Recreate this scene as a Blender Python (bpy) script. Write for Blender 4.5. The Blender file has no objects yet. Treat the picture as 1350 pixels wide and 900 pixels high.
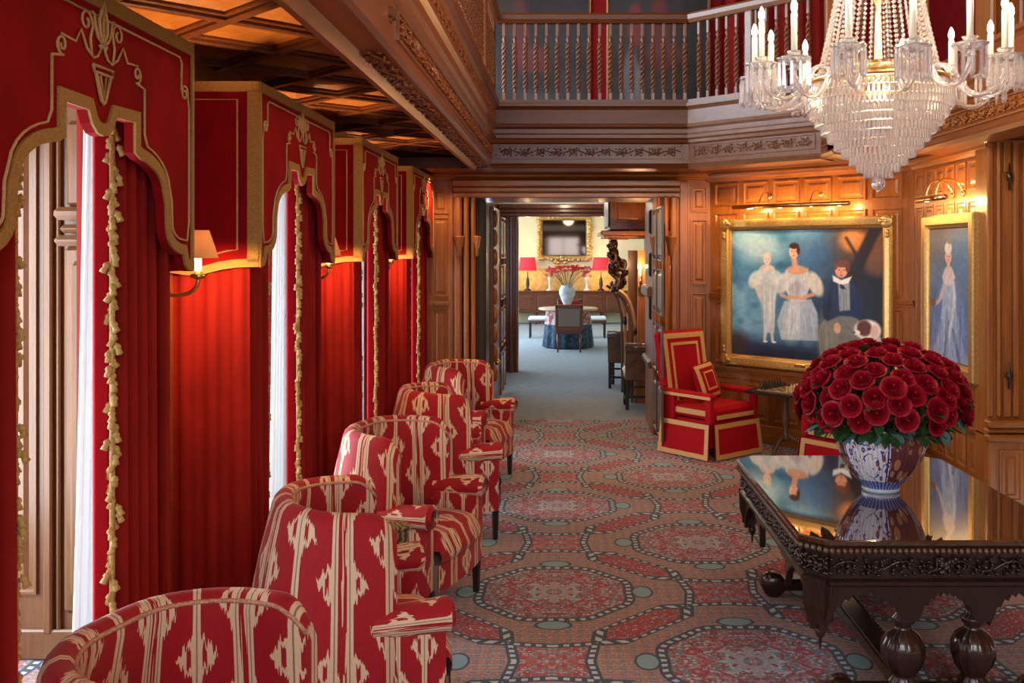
import bpy, math, random
import numpy as np
from mathutils import Vector, Matrix
PI = math.pi
RND = random.Random(11)
C = bpy.context.scene.collection
SC = bpy.context.scene

# ------------------------------------------------------------------ camera, world, light, exposure
cam_d = bpy.data.cameras.new('camera'); cam = bpy.data.objects.new('camera', cam_d); C.objects.link(cam)
cam.location = (0, 0, 1.9); cam.rotation_euler = (PI/2, 0, 0)
cam_d.sensor_width = 36; cam_d.lens = 34.667; cam_d.shift_x = -70/1350; cam_d.shift_y = -120/1350
cam_d.clip_start = 0.05; cam_d.clip_end = 200
SC.camera = cam
SC.view_settings.view_transform = 'Standard'; SC.view_settings.look = 'None'
SC.view_settings.gamma = 1; SC.view_settings.use_curve_mapping = False
SC.view_settings.exposure = 0.55
wd = bpy.data.worlds.new('sky'); SC.world = wd; wd.use_nodes = True
bgn = wd.node_tree.nodes['Background']; bgn.inputs[0].default_value = (0.80, 0.90, 1.0, 1); bgn.inputs[1].default_value = 2.2

def lamp(kind, loc, power, col, size=0.05, rot=(0, 0, 0), size_y=None, name='lamp_light', spread=None, spot=None):
    d = bpy.data.lights.new(name, kind); d.energy = power; d.color = col
    if kind == 'AREA':
        d.size = size
        if size_y: d.shape = 'RECTANGLE'; d.size_y = size_y
        if spread: d.spread = spread
    else:
        d.shadow_soft_size = size
    if spot: d.spot_size = spot; d.spot_blend = 0.6
    o = bpy.data.objects.new(name, d); C.objects.link(o); o.location = loc; o.rotation_euler = rot
    return o
WARM = (1.0, 0.55, 0.22); COOL = (0.72, 0.86, 1.0)
# daylight through the four window bays on the left (X = -3.2), each window filled by its sky
for k in range(-1, 4):
    lamp('AREA', (-3.15, 3.62+2.18*k, 1.40), 100, (0.86, 0.93, 1.0), 2.1, (0, -PI/2, 0), 1.7, name='bay_daylight')
# daylight from the tall hall window behind the camera
lamp('AREA', (1.2, -4.4, 3.6), 125, COOL, 4.2, (PI/2-0.12, 0, 0), 4.0, name='hall_daylight')
# daylight from the clerestory windows high above the left gallery
lamp('AREA', (-1.80, 8.0, 3.9), 85, (.66, .82, 1.0), 2.0, (0, -PI/2, 0), 1.9, name='clerestory_daylight')
lamp('AREA', (-1.75, 3.0, 4.9), 80, COOL, 1.5, (0, -PI/2+.45, 0), 6.0, name='clerestory_daylight')
# added fill spots without fittings, under the gallery soffit, brightening the doorway wall
for x_ in (-1.25, -.2, .7, 1.35): lamp('SPOT', (x_, 9.72, 2.65), 18, (1, .62, .28), .03, (.16, 0, 0), name='doorway_fill', spot=2.2)
# warm light from outside the frame: an added fill point and the sconce behind the camera
lamp('POINT', (1.4, -.6, 2.6), 50, (1, .66, .36), .3, name='hall_warm_fill')
for k in (-1, 0): lamp('SPOT', (-1.45, 1.78+2.18*k, 1.98), 60, WARM, .03, (PI, 0, 0), name='sconce_light', spot=1.35)
# middle room and dining room: daylight from their left windows and their ceiling lamps
lamp('AREA', (-1.0, 13.2, 1.6), 22, (0.6, 0.8, 1.0), 1.6, (0, -PI/2, 0), 1.6, name='mid_daylight')
lamp('POINT', (0.0, 14.6, 2.62), 9, (1, 0.86, 0.62), 0.08, name='mid_ceiling_light')
lamp('AREA', (-3.0, 20.5, 1.7), 120, (0.65, 0.83, 1.0), 3.0, (0, -PI/2, 0), 2.0, name='dining_daylight')
lamp('POINT', (0.1, 22.5, 2.8), 20, (1, 0.82, 0.5), 0.15, name='dining_ceiling_light')

# ------------------------------------------------------------------ helpers: meshes
class MB:
    def __init__(s): s.v = []; s.f = []; s.sm = []; s.uv = []; s.has_uv = False
    def add(s, vs, fs, smooth=False, uvs=None, mat=None):
        o = len(s.v)
        for p in vs:
            s.v.append(tuple(mat @ Vector(p)) if mat is not None else tuple(p))
        for i, f in enumerate(fs):
            s.f.append(tuple(a+o for a in f)); s.sm.append(smooth)
            if uvs is not None:
                s.has_uv = True; s.uv.append([uvs[a] for a in f])
            else: s.uv.append([(0, 0)]*len(f))
        return s
    def merge(s, other, mat=None):
        s.has_uv = s.has_uv or other.has_uv
        o = len(s.v)
        s.v += [tuple(mat @ Vector(p)) for p in other.v] if mat is not None else other.v
        s.f += [tuple(a+o for a in f) for f in other.f]; s.sm += other.sm; s.uv += other.uv
        return s
    def box(s, x0, x1, y0, y1, z0, z1, b=0.0, mat=None, smooth=False):
        if x0 > x1: x0, x1 = x1, x0
        if y0 > y1: y0, y1 = y1, y0
        if z0 > z1: z0, z1 = z1, z0
        if b <= 0:
            vs = [(x0,y0,z0),(x1,y0,z0),(x1,y1,z0),(x0,y1,z0),(x0,y0,z1),(x1,y0,z1),(x1,y1,z1),(x0,y1,z1)]
            fs = [(3,2,1,0),(4,5,6,7),(0,1,5,4),(1,2,6,5),(2,3,7,6),(3,0,4,7)]
            return s.add(vs, fs, smooth, None, mat)
        b = min(b, (x1-x0)*.45, (y1-y0)*.45, (z1-z0)*.45)
        c = ((x0+x1)/2, (y0+y1)/2, (z0+z1)/2); h = ((x1-x0)/2, (y1-y0)/2, (z1-z0)/2)
        vs = []; idx = {}
        for sx in (-1, 1):
            for sy in (-1, 1):
                for sz in (-1, 1):
                    for ax in range(3):
                        p = [c[i]+(sx, sy, sz)[i]*(h[i]-(0 if i == ax else b)) for i in range(3)]
                        idx[(sx, sy, sz, ax)] = len(vs); vs.append(p)
        fs = []
        for ax in range(3):
            i, j = [(1, 2), (2, 0), (0, 1)][ax]
            for sg in (-1, 1):
                q = []
                for a, d in ((-1,-1),(1,-1),(1,1),(-1,1)):
                    k = [0,0,0]; k[ax] = sg; k[i] = a; k[j] = d; q.append(idx[(k[0],k[1],k[2],ax)])
                fs.append(tuple(q if sg > 0 else q[::-1]))
            for a in (-1, 1):
                for d in (-1, 1):   # edges along ax
                    k0 = [0,0,0]; k1 = [0,0,0]; k0[ax] = -1; k1[ax] = 1
                    for k in (k0, k1): k[i] = a; k[j] = d
                    q = [idx[(*k0, i)], idx[(*k1, i)], idx[(*k1, j)], idx[(*k0, j)]]
                    fs.append(tuple(q if a*d < 0 else q[::-1]))
        for sx in (-1, 1):
            for sy in (-1, 1):
                for sz in (-1, 1):
                    q = [idx[(sx,sy,sz,0)], idx[(sx,sy,sz,1)], idx[(sx,sy,sz,2)]]
                    fs.append(tuple(q if sx*sy*sz > 0 else q[::-1]))
        return s.add(vs, fs, smooth, None, mat)
    def tube(s, pts, r, n=6, closed=False, caps=True, mat=None):
        pts = [Vector(p) for p in pts]; m = len(pts)
        rs = r if isinstance(r, (list, tuple)) else [r]*m
        vs = []; ref = None
        for i, p in enumerate(pts):
            t = (pts[(i+1) % m]-pts[i-1]) if closed else (pts[min(i+1, m-1)]-pts[max(i-1, 0)])
            if t.length < 1e-9: t = Vector((0, 0, 1))
            t.normalize()
            if ref is None:
                ref = Vector((0, 0, 1)) if abs(t.z) < .9 else Vector((1, 0, 0))
            a = ref - t*ref.dot(t)
            if a.length < 1e-6: a = t.orthogonal()
            a.normalize(); ref = a; b = t.cross(a)
            for k in range(n):
                th = 2*PI*k/n
                vs.append(p + (a*math.cos(th)+b*math.sin(th))*rs[i])
        fs = []
        for i in range(m if closed else m-1):
            j = (i+1) % m
            for k in range(n):
                l = (k+1) % n
                fs.append((i*n+k, i*n+l, j*n+l, j*n+k))
        if caps and not closed:
            fs.append(tuple(range(n))[::-1]); fs.append(tuple((m-1)*n+k for k in range(n)))
        return s.add(vs, fs, True, None, mat)
    def lathe(s, prof, n=16, c=(0, 0, 0), flute=0, fd=0.0, mat=None, smooth=True, cap=True, uv=False):
        vs = []; uvs = []
        for j, (r, z) in enumerate(prof):
            for k in range(n + (1 if uv else 0)):
                th = 2*PI*k/n
                rr = r*(1 + (fd*math.cos(flute*th) if flute else 0))
                vs.append((c[0]+rr*math.cos(th), c[1]+rr*math.sin(th), c[2]+z)); uvs.append((k/n, j/(len(prof)-1)))
        w = n + (1 if uv else 0); fs = []
        for j in range(len(prof)-1):
            for k in range(n):
                l = (k+1) if uv else (k+1) % n
                fs.append((j*w+k, j*w+l, (j+1)*w+l, (j+1)*w+k))
        if cap:
            if prof[0][0] > 1e-4: fs.append(tuple(range(n))[::-1])
            if prof[-1][0] > 1e-4: fs.append(tuple((len(prof)-1)*w+k for k in range(n)))
        return s.add(vs, fs, smooth, uvs if uv else None, mat)
    def prism(s, poly, th, mat=None, smooth=False):
        # poly (x, z) extruded along y from 0 to th ; give counter-clockwise seen from -y
        n = len(poly)
        vs = [(x, 0, z) for x, z in poly] + [(x, th, z) for x, z in poly]
        fs = [tuple(range(n)), tuple(range(n, 2*n))[::-1]]
        fs += [((i+1) % n, i, n+i, n+(i+1) % n) for i in range(n)]
        return s.add(vs, fs, smooth, None, mat)
    def mould(s, p0, p1, prof, out, ends=True):
        # prof: list of (d, z) with d measured along the horizontal direction `out`; straight run p0 -> p1
        o = Vector((out[0], out[1], 0)).normalized(); n = len(prof)
        vs = [Vector((p[0], p[1], 0))+o*d+Vector((0, 0, z)) for p in (p0, p1) for d, z in prof]
        fs = [(i, (i+1) % n, n+(i+1) % n, n+i) for i in range(n)]
        if ends: fs += [tuple(range(n))[::-1], tuple(range(n, 2*n))]
        return s.add(vs, fs)
    def grid(s, fn, nu, nv, uvfn=None, smooth=True, closed_u=False, mat=None):
        vs = []; uvs = []
        for j in range(nv+1):
            for i in range(nu+1):
                vs.append(fn(i/nu, j/nv)); uvs.append(uvfn(i/nu, j/nv) if uvfn else (i/nu, j/nv))
        w = nu+1
        fs = [(j*w+i, j*w+i+1, (j+1)*w+i+1, (j+1)*w+i) for j in range(nv) for i in range(nu)]
        return s.add(vs, fs, smooth, uvs, mat)
    def ellipsoid(s, c, r, n=10, m=6, mat=None):
        prof = [(max(1e-5, math.sin(PI*j/m)), -math.cos(PI*j/m)) for j in range(m+1)]
        M_ = Matrix.Translation(c) @ Matrix.Diagonal((*r, 1))
        if mat is not None: M_ = mat @ M_
        return s.lathe(prof, n, mat=M_, cap=False)
    def mesh(s, name):
        me = bpy.data.meshes.new(name); me.from_pydata(s.v, [], s.f)
        me.polygons.foreach_set('use_smooth', s.sm)
        if s.has_uv:
            l = me.uv_layers.new(name='UVMap'); flat = [c for f in s.uv for p in f for c in p]
            l.data.foreach_set('uv', flat)
        me.validate(); me.update()
        return me
    def build(s, name, mat, parent=None, loc=None, rot=None):
        me = s.mesh(name); me.materials.append(mat)
        return obj(name, me, parent, loc, rot)

def obj(name, me, parent=None, loc=None, rot=None):
    o = bpy.data.objects.new(name, me); C.objects.link(o)
    if parent is not None: o.parent = parent
    if loc is not None: o.location = loc
    if rot is not None: o.rotation_euler = rot if isinstance(rot, tuple) else (0, 0, rot)
    return o
def thing(name, label, cat, loc=(0, 0, 0), rz=0, group=None):
    o = bpy.data.objects.new(name, None); C.objects.link(o); o.empty_display_size = .1
    o.location = loc; o.rotation_euler = (0, 0, rz)
    return tag(o, label, cat, group)
def tag(o, label, cat, group=None):
    o['label'] = label; o['category'] = cat
    if group: o['group'] = group
    return o
def struct(o): o['kind'] = 'structure'; return o
def stuff(o): o['kind'] = 'stuff'; return o
def dup(root, loc, rz=None, label=None, group=None):
    def cp(o, par):
        c = o.copy(); C.objects.link(c)
        if par is not None: c.parent = par
        for ch in list(o.children): cp(ch, c)
        return c
    r = cp(root, None); r.location = loc
    if rz is not None: r.rotation_euler = (0, 0, rz)
    if label: r['label'] = label
    if group: r['group'] = group
    return r
def rotz(a): return Matrix.Rotation(a, 4, 'Z')
def TR(x, y, z): return Matrix.Translation((x, y, z))
def lerp(a, b, t): return a+(b-a)*t
def bez(ps, n=12):
    # smooth curve (Catmull-Rom) through points
    P = [Vector(p) for p in ps]; out = []
    for i in range(len(P)-1):
        a = P[max(i-1, 0)]; b = P[i]; c = P[i+1]; d = P[min(i+2, len(P)-1)]
        for k in range(n):
            t = k/n
            out.append(.5*((2*b)+(c-a)*t+(2*a-5*b+4*c-d)*t*t+(3*b-a-3*c+d)*t**3))
    out.append(P[-1]); return out
def ribbon(mb, pts, w, y0, t, side=1):
    # flat strip in the x-z plane along pts (x,z), widened by w towards `side` of the path, from y0 to y0+t
    n = len(pts); offs = []
    for i in range(n):
        a = Vector(pts[max(i-1, 0)]); b = Vector(pts[i]); c = Vector(pts[min(i+1, n-1)])
        d1 = (b-a) if i > 0 else (c-b); d2 = (c-b) if i < n-1 else (b-a)
        n1 = Vector((-d1.y, d1.x)).normalized(); n2 = Vector((-d2.y, d2.x)).normalized()
        m = (n1+n2)
        m = n1 if m.length < .2 else m.normalized()
        k = 1/max(.5, m.dot(n1)); offs.append((b.x+m.x*w*k*side, b.y+m.y*w*k*side))
    vs = []
    for (x, z), (x2, z2) in zip(pts, offs):
        vs += [(x, y0, z), (x2, y0, z2), (x2, y0+t, z2), (x, y0+t, z)]
    fs = []
    for i in range(n-1):
        a = 4*i; b = a+4
        for k in range(4): fs.append((a+k, a+(k+1) % 4, b+(k+1) % 4, b+k))
    fs += [(0, 1, 2, 3), (4*n-1, 4*n-2, 4*n-3, 4*n-4)]
    mb.add(vs, fs)

# ------------------------------------------------------------------ helpers: materials
class NT:
    def __init__(s, name):
        s.mat = bpy.data.materials.new(name); s.mat.use_nodes = True; s.t = s.mat.node_tree
        s.b = s.t.nodes['Principled BSDF']; s.out = s.t.nodes['Material Output']
    def put(s, sock, val):
        if val is None: return
        if hasattr(val, 'is_output'): s.t.links.new(val, sock)
        elif isinstance(val, (tuple, list)) and len(val) == 3 and sock.type == 'RGBA': sock.default_value = (*val, 1)
        else: sock.default_value = val
    def n(s, typ, ins=None, **pr):
        nd = s.t.nodes.new(typ)
        for k, v in pr.items(): setattr(nd, k, v)
        for k, v in (ins or {}).items(): s.put(nd.inputs[k], v)
        return nd
    def m(s, op, a, b=None, c=None, clamp=False):
        nd = s.t.nodes.new('ShaderNodeMath'); nd.operation = op; nd.use_clamp = clamp
        for i, v in enumerate((a, b, c)): s.put(nd.inputs[i], v)
        return nd.outputs[0]
    def mix(s, f, a, b, blend='MIX'):
        nd = s.t.nodes.new('ShaderNodeMix'); nd.data_type = 'RGBA'; nd.blend_type = blend
        s.put(nd.inputs[0], f); s.put(nd.inputs[6], a); s.put(nd.inputs[7], b); return nd.outputs[2]
    def coord(s, which='Object', scale=(1, 1, 1)):
        tc = s.n('ShaderNodeTexCoord'); mp = s.n('ShaderNodeMapping', {0: tc.outputs[which], 3: scale}); return mp.outputs[0]
    def noise(s, vec, scale=5, detail=3, rough=.5, dist=0):
        return s.n('ShaderNodeTexNoise', {'Vector': vec, 'Scale': scale, 'Detail': detail, 'Roughness': rough, 'Distortion': dist}).outputs[0]
    def ramp(s, f, stops):
        nd = s.n('ShaderNodeValToRGB', {0: f}); e = nd.color_ramp.elements
        while len(e) < len(stops): e.new(.5)
        for el, (p, c) in zip(e, stops): el.position = p; el.color = (*c, 1)
        return nd.outputs[0]
    def set(s, **kw):
        names = {'col': 'Base Color', 'rough': 'Roughness', 'metal': 'Metallic', 'spec': 'Specular IOR Level', 'sheen': 'Sheen Weight',
                 'srough': 'Sheen Roughness', 'stint': 'Sheen Tint', 'coat': 'Coat Weight', 'crough': 'Coat Roughness', 'trans': 'Transmission Weight',
                 'ior': 'IOR', 'emit': 'Emission Color', 'estr': 'Emission Strength', 'alpha': 'Alpha', 'sss': 'Subsurface Weight'}
        for k, v in kw.items(): s.put(s.b.inputs[names[k]], v)
        return s
    def bump(s, h, strength=.3, dist=.01):
        nd = s.n('ShaderNodeBump', {'Strength': strength, 'Distance': dist, 'Height': h}); s.t.links.new(nd.outputs[0], s.b.inputs['Normal'])
def wood(name, c1, c2, axis='z', rough=.36, coat=.16, gs=1.0, crough=.18):
    t = NT(name)
    sc = {'z': (14, 14, 1.1), 'x': (1.1, 14, 14), 'y': (14, 1.1, 14)}[axis]
    v = t.coord('Object', tuple(a*gs for a in sc))
    g = t.noise(v, 1.6, 5, .6, .6); f = t.noise(v, 9, 3, .6)
    k = t.m('ADD', t.m('MULTIPLY', g, .7), t.m('MULTIPLY', f, .3))
    big = t.noise(t.coord('Object', (1, 1, 1)), .9, 2)
    c = t.ramp(k, [(.28, c1), (.72, c2)])
    c = t.mix(t.m('MULTIPLY', big, .25), c, tuple(a*.55 for a in c1))
    t.set(col=c, rough=t.m('ADD', t.m('MULTIPLY', f, .2), rough-.1), coat=coat, crough=crough, spec=.4)
    t.bump(k, .12, .004); return t.mat
def plain(name, col, rough=.5, metal=0, var=.0, scale=20, bump=0, **kw):
    t = NT(name)
    if var or bump:
        nz = t.noise(t.coord('Object'), scale, 3)
        if var: t.set(col=t.ramp(nz, [(.25, tuple(max(0, a*(1-var)) for a in col)), (.75, tuple(min(1, a*(1+var)) for a in col))]))
        else: t.set(col=col)
        if bump: t.bump(nz, bump, .005)
    else: t.set(col=col)
    t.set(rough=rough, metal=metal, **kw); return t.mat

OAK = wood('oak_panel', (.20, .055, .010), (.46, .158, .030))
OAKH = wood('oak_rail', (.20, .055, .010), (.46, .158, .030), 'x')
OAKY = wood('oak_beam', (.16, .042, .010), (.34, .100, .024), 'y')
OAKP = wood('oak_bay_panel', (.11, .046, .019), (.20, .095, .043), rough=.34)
OAKG = wood('varnished_oak', (.17, .065, .024), (.34, .15, .062), 'x', rough=.32, coat=1.0, crough=.36)
CEIL = wood('ceiling_oak', (.30, .105, .022), (.50, .215, .052), 'y')
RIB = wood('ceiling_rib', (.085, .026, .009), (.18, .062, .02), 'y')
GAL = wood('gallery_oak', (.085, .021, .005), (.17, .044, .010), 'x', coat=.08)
DARKW = wood('dark_table_oak', (.014, .006, .0035), (.042, .017, .009), rough=.30, coat=.2)
MAHOG = wood('mahogany', (.10, .028, .012), (.21, .065, .026), 'x', rough=.25)
GREYOAK = wood('weathered_oak', (.065, .038, .024), (.16, .098, .062))
t = NT('polished_table_top'); v = t.coord('Object', (10, 1, 10))
t.set(col=t.ramp(t.noise(v, 2, 5, .6), [(.3, (.030, .013, .007)), (.7, (.085, .036, .016))]), rough=.035, spec=.9, coat=1.0, crough=.015); TOPW = t.mat
GOLD = plain('gilt_frame', (.58, .35, .11), .36, .7, .25, 60, .25)
BRASS = plain('brass', (.72, .46, .17), .25, 1.0)
BRAID = plain('gold_braid', (.33, .18, .036), .75, .0, .3, 160, .4)
CORD = plain('gold_cord', (.50, .30, .12), .65, 0, .2, 200, .2)
def velvet(name, col, dark=.6):
    t = NT(name); nz = t.noise(t.coord('Object', (1, 1, .5)), 6, 4)
    t.set(col=t.ramp(nz, [(.3, tuple(a*dark for a in col)), (.7, col)]), rough=.85, spec=.1, sheen=.22, srough=.4, stint=(1, .06, .06)); return t.mat
VELVET = velvet('red_velvet', (.27, .003, .005))
DRAPE = velvet('red_drape', (.29, .014, .010), .7)
LINING = velvet('red_chair_velvet', (.42, .007, .014), .8)
SHEER_T = NT('white_sheer'); t = SHEER_T
wv = t.noise(t.coord('Object', (60, 60, 2)), 2, 2)
t.set(col=(.74, .76, .75), rough=.9, spec=.05)
tl = t.n('ShaderNodeBsdfTranslucent', {0: (.76, .78, .78)}); ms = t.n('ShaderNodeMixShader', {0: .55})
t.t.links.new(t.b.outputs[0], ms.inputs[1]); t.t.links.new(tl.outputs[0], ms.inputs[2]); t.t.links.new(ms.outputs[0], t.out.inputs[0]); t.bump(wv, .2, .01)
SHEER = t.mat
BLACKW = plain('black_wood', (.010, .007, .006), .35)
CREAM = plain('cream_plaster', (.74, .66, .42), .8, 0, .05, 4)
WHITE = plain('white_plaster', (.82, .80, .76), .8)
REDWALL = velvet('red_damask', (.26, .010, .012), .7)
STONE = plain('pale_cloth', (.62, .70, .74), .8)
def emis(name, col, st):
    t = NT(name); t.set(col=col, emit=col, estr=st, rough=.6); return t.mat
FLAME = emis('flame_bulb_glow', (1, .78, .45), 30)
MATTDARK = plain('recess_shade_black', (.012, .007, .004), .9)  # near-black for the left jamb: shade of the door pocket put into the colour
t = NT('clear_crystal'); t.set(col=(.98, .95, .94), rough=.06, trans=.82, ior=1.5, spec=.9, coat=.6); CRYSTAL = t.mat
GLASSM = NT('window_glass'); t = GLASSM
tr = t.n('ShaderNodeBsdfTransparent', {0: (.95, .97, .97)}); gl = t.n('ShaderNodeBsdfGlossy', {0: (1, 1, 1), 1: .02}); ms = t.n('ShaderNodeMixShader', {0: .06})
t.t.links.new(tr.outputs[0], ms.inputs[1]); t.t.links.new(gl.outputs[0], ms.inputs[2]); t.t.links.new(ms.outputs[0], t.out.inputs[0]); GLASS = t.mat

# ikat upholstery (uv in metres)
t = NT('ikat_fabric')
uvn = t.n('ShaderNodeUVMap'); sp = t.n('ShaderNodeSeparateXYZ', {0: uvn.outputs[0]}); u, v = sp.outputs[0], sp.outputs[1]
cb = t.n('ShaderNodeCombineXYZ', {0: t.m('MULTIPLY', u, 130.0), 1: t.m('MULTIPLY', v, 5.0)})
jag = t.m('MULTIPLY', t.m('SUBTRACT', t.noise(cb.outputs[0], 1, 2), .5), .11)
P, V = .31, .30
a = t.m('PINGPONG', u, P/2); b = t.m('SUBTRACT', P/2, a)
vj = t.m('ADD', v, jag); dv = t.m('PINGPONG', vj, V/2); dv2 = t.m('SUBTRACT', V/2, dv)
dia = t.m('LESS_THAN', a, t.m('MULTIPLY', t.m('SUBTRACT', 1.0, t.m('DIVIDE', dv, .082)), .070))
slit = t.m('MULTIPLY', t.m('LESS_THAN', t.m('ABSOLUTE', t.m('SUBTRACT', a, .026)), .0075), t.m('LESS_THAN', dv, .032))
st = t.m('LESS_THAN', a, .013)
half = t.m('LESS_THAN', b, t.m('ADD', .030, t.m('MULTIPLY', t.m('SUBTRACT', 1.0, t.m('DIVIDE', dv2, .076)), .054)))
half = t.m('MULTIPLY', half, t.m('GREATER_THAN', b, .030))
half = t.m('MULTIPLY', half, t.m('LESS_THAN', dv2, .076))
slit2 = t.m('MULTIPLY', t.m('LESS_THAN', t.m('ABSOLUTE', t.m('SUBTRACT', b, .048)), .006), t.m('LESS_THAN', dv2, .026))
half = t.m('MULTIPLY', half, t.m('SUBTRACT', 1.0, slit2))
cl = t.m('MULTIPLY', t.m('LESS_THAN', b, .034), t.m('GREATER_THAN', b, .014))
streak = t.m('MULTIPLY', t.m('LESS_THAN', b, .014), t.m('GREATER_THAN', t.noise(cb.outputs[0], .9, 1), .56))
msk = t.m('MULTIPLY', dia, t.m('SUBTRACT', 1.0, slit))
for k in (st, half, cl, streak): msk = t.m('MAXIMUM', msk, k)
dk = t.m('MAXIMUM', t.m('LESS_THAN', a, .0022), t.m('LESS_THAN', t.m('ABSOLUTE', t.m('SUBTRACT', b, .023)), .0018))
nz = t.noise(t.coord('Object'), 90, 2)
red = t.mix(nz, (.26, .004, .009), (.38, .008, .017)); crm = t.mix(nz, (.60, .43, .27), (.72, .55, .37))
c = t.mix(msk, red, crm); c = t.mix(t.m('MULTIPLY', dk, .75), c, (.10, .03, .03))
t.set(col=c, rough=.7, spec=.25, sheen=.1); t.bump(nz, .08, .003); IKAT = t.mat

# hall carpet: medallions on a diagonal lattice
t = NT('patterned_carpet')
tc = t.n('ShaderNodeTexCoord'); sp = t.n('ShaderNodeSeparateXYZ', {0: tc.outputs['Object']})
S = .93
x = t.m('DIVIDE', t.m('ADD', sp.outputs[0], .06), S); y = t.m('DIVIDE', t.m('SUBTRACT', sp.outputs[1], 5.49), S)
def lat(x, y):
    p = t.m('MULTIPLY', t.m('ADD', x, y), .5); q = t.m('MULTIPLY', t.m('SUBTRACT', x, y), .5)
    dp = t.m('SUBTRACT', p, t.m('ROUND', p)); dq = t.m('SUBTRACT', q, t.m('ROUND', q))
    return dp, dq, t.m('ADD', dp, dq), t.m('SUBTRACT', dp, dq)
dp, dq, du, dvv = lat(x, y); _, _, du2, dv2 = lat(t.m('ADD', x, 1.0), y)
ab = lambda s: t.m('ABSOLUTE', s)
lt = lambda s, k: t.m('LESS_THAN', s, k)
mul = lambda *s: s[0] if len(s) == 1 else t.m('MULTIPLY', s[0], mul(*s[1:]))
r = t.m('SQRT', t.m('ADD', t.m('POWER', ab(du), 2.0), t.m('POWER', ab(dvv), 2.0)))
th = t.m('ARCTAN2', du, dvv)
r8 = t.m('ADD', r, t.m('MULTIPLY', t.m('COSINE', t.m('MULTIPLY', th, 8.0)), .012))
sal = (.37, .20, .155); navy = (.018, .066, .105); pale = (.42, .56, .62); redc = (.34, .028, .042); teal = (.10, .29, .35)
px = t.m('SINE', t.m('MULTIPLY', x, 95.0)); py = t.m('SINE', t.m('MULTIPLY', y, 95.0))
plaid = t.m('MULTIPLY', t.m('ADD', t.m('GREATER_THAN', px, .35), t.m('GREATER_THAN', py, .35)), .5)
mot = t.noise(tc.outputs['Object'], 60, 2)
bgc = t.mix(plaid, sal, (.24, .11, .095)); bgc = t.mix(t.m('MULTIPLY', t.m('GREATER_THAN', px, .80), .35), bgc, teal); bgc = t.mix(t.m('MULTIPLY', t.m('GREATER_THAN', py, .80), .35), bgc, pale); bgc = t.mix(t.m('MULTIPLY', t.m('GREATER_THAN', mot, .58), .45), bgc, pale)
# busy mirrored filling
cbn = t.n('ShaderNodeCombineXYZ', {0: ab(du), 1: ab(dvv), 2: 0.0})
vor = t.n('ShaderNodeTexVoronoi', {'Vector': cbn.outputs[0], 'Scale': 56.0}); vs_ = t.n('ShaderNodeSeparateColor', {0: vor.outputs['Color']})
busy = t.ramp(vs_.outputs[0], [(.0, redc), (.17, (.33, .08, .10)), (.30, (.33, .24, .25)), (.46, pale), (.66, (.28, .13, .14)), (.78, teal), (.93, (.09, .08, .12))])
for e in [n for n in t.t.nodes if n.type == 'VALTORGB']: e.color_ramp.interpolation = 'CONSTANT'
pet = t.m('COSINE', t.m('MULTIPLY', th, 8.0))
flow = mul(lt(t.m('ADD', r, t.m('MULTIPLY', pet, -.05)), .13), t.m('GREATER_THAN', r, .05))
busy = t.mix(t.m('MULTIPLY', flow, .55), busy, pale)
rosr = mul(lt(ab(t.m('SUBTRACT', t.m('ADD', r, t.m('MULTIPLY', pet, .03)), .27)), .035))
busy = t.mix(t.m('MULTIPLY', rosr, .5), busy, (.40, .03, .05))
cbn2 = t.n('ShaderNodeCombineXYZ', {0: ab(du2), 1: ab(dv2), 2: 3.0})
vor2 = t.n('ShaderNodeTexVoronoi', {'Vector': cbn2.outputs[0], 'Scale': 60.0}); vs2 = t.n('ShaderNodeSeparateColor', {0: vor2.outputs['Color']})
busy2 = t.ramp(vs2.outputs[0], [(.0, redc), (.35, (.42, .07, .07)), (.62, (.33, .18, .18)), (.78, pale), (.9, teal)])
# dotted border helper
def border(c, dist, halfw, dots):
    c = t.mix(lt(dist, halfw), c, navy)
    return t.mix(mul(lt(dist, halfw*.46), dots), c, (.50, .62, .68))
dots_r = t.m('GREATER_THAN', t.m('SINE', t.m('MULTIPLY', th, 48.0)), .05)
c = bgc
# cartouches on the diagonals
def hexv(e, f): return t.m('MAXIMUM', t.m('DIVIDE', e, .085), t.m('ADD', t.m('DIVIDE', f, .30), t.m('DIVIDE', e, .24)))
h1 = hexv(t.m('SUBTRACT', .5, ab(dp)), ab(dq)); h2 = hexv(t.m('SUBTRACT', .5, ab(dq)), ab(dp)); hv = t.m('MINIMUM', h1, h2)
dots_l = t.m('GREATER_THAN', t.m('SINE', t.m('MULTIPLY', t.m('ADD', x, y), 62.0)), -.1)
dots_l2 = t.m('GREATER_THAN', t.m('SINE', t.m('MULTIPLY', t.m('SUBTRACT', x, y), 62.0)), -.1)
dl = t.m('MAXIMUM', mul(dots_l, lt(h2, h1)), mul(dots_l2, lt(h1, h2)))
c = t.mix(lt(hv, .80), c, t.mix(t.m('GREATER_THAN', mot, .52), redc, busy2)); c = border(c, ab(t.m('SUBTRACT', hv, .88)), .15, dl)
# small squares with dented sides
m2 = t.m('MAXIMUM', ab(du2), ab(dv2)); n2 = t.m('MINIMUM', ab(du2), ab(dv2)); q2 = t.m('SUBTRACT', m2, t.m('MULTIPLY', n2, .14))
c = t.mix(lt(q2, .175), c, busy2)
dq2 = t.m('GREATER_THAN', t.m('SINE', t.m('MULTIPLY', n2, 110.0)), -.1)
c = border(c, ab(t.m('SUBTRACT', q2, .19)), .03, dq2)
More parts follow.
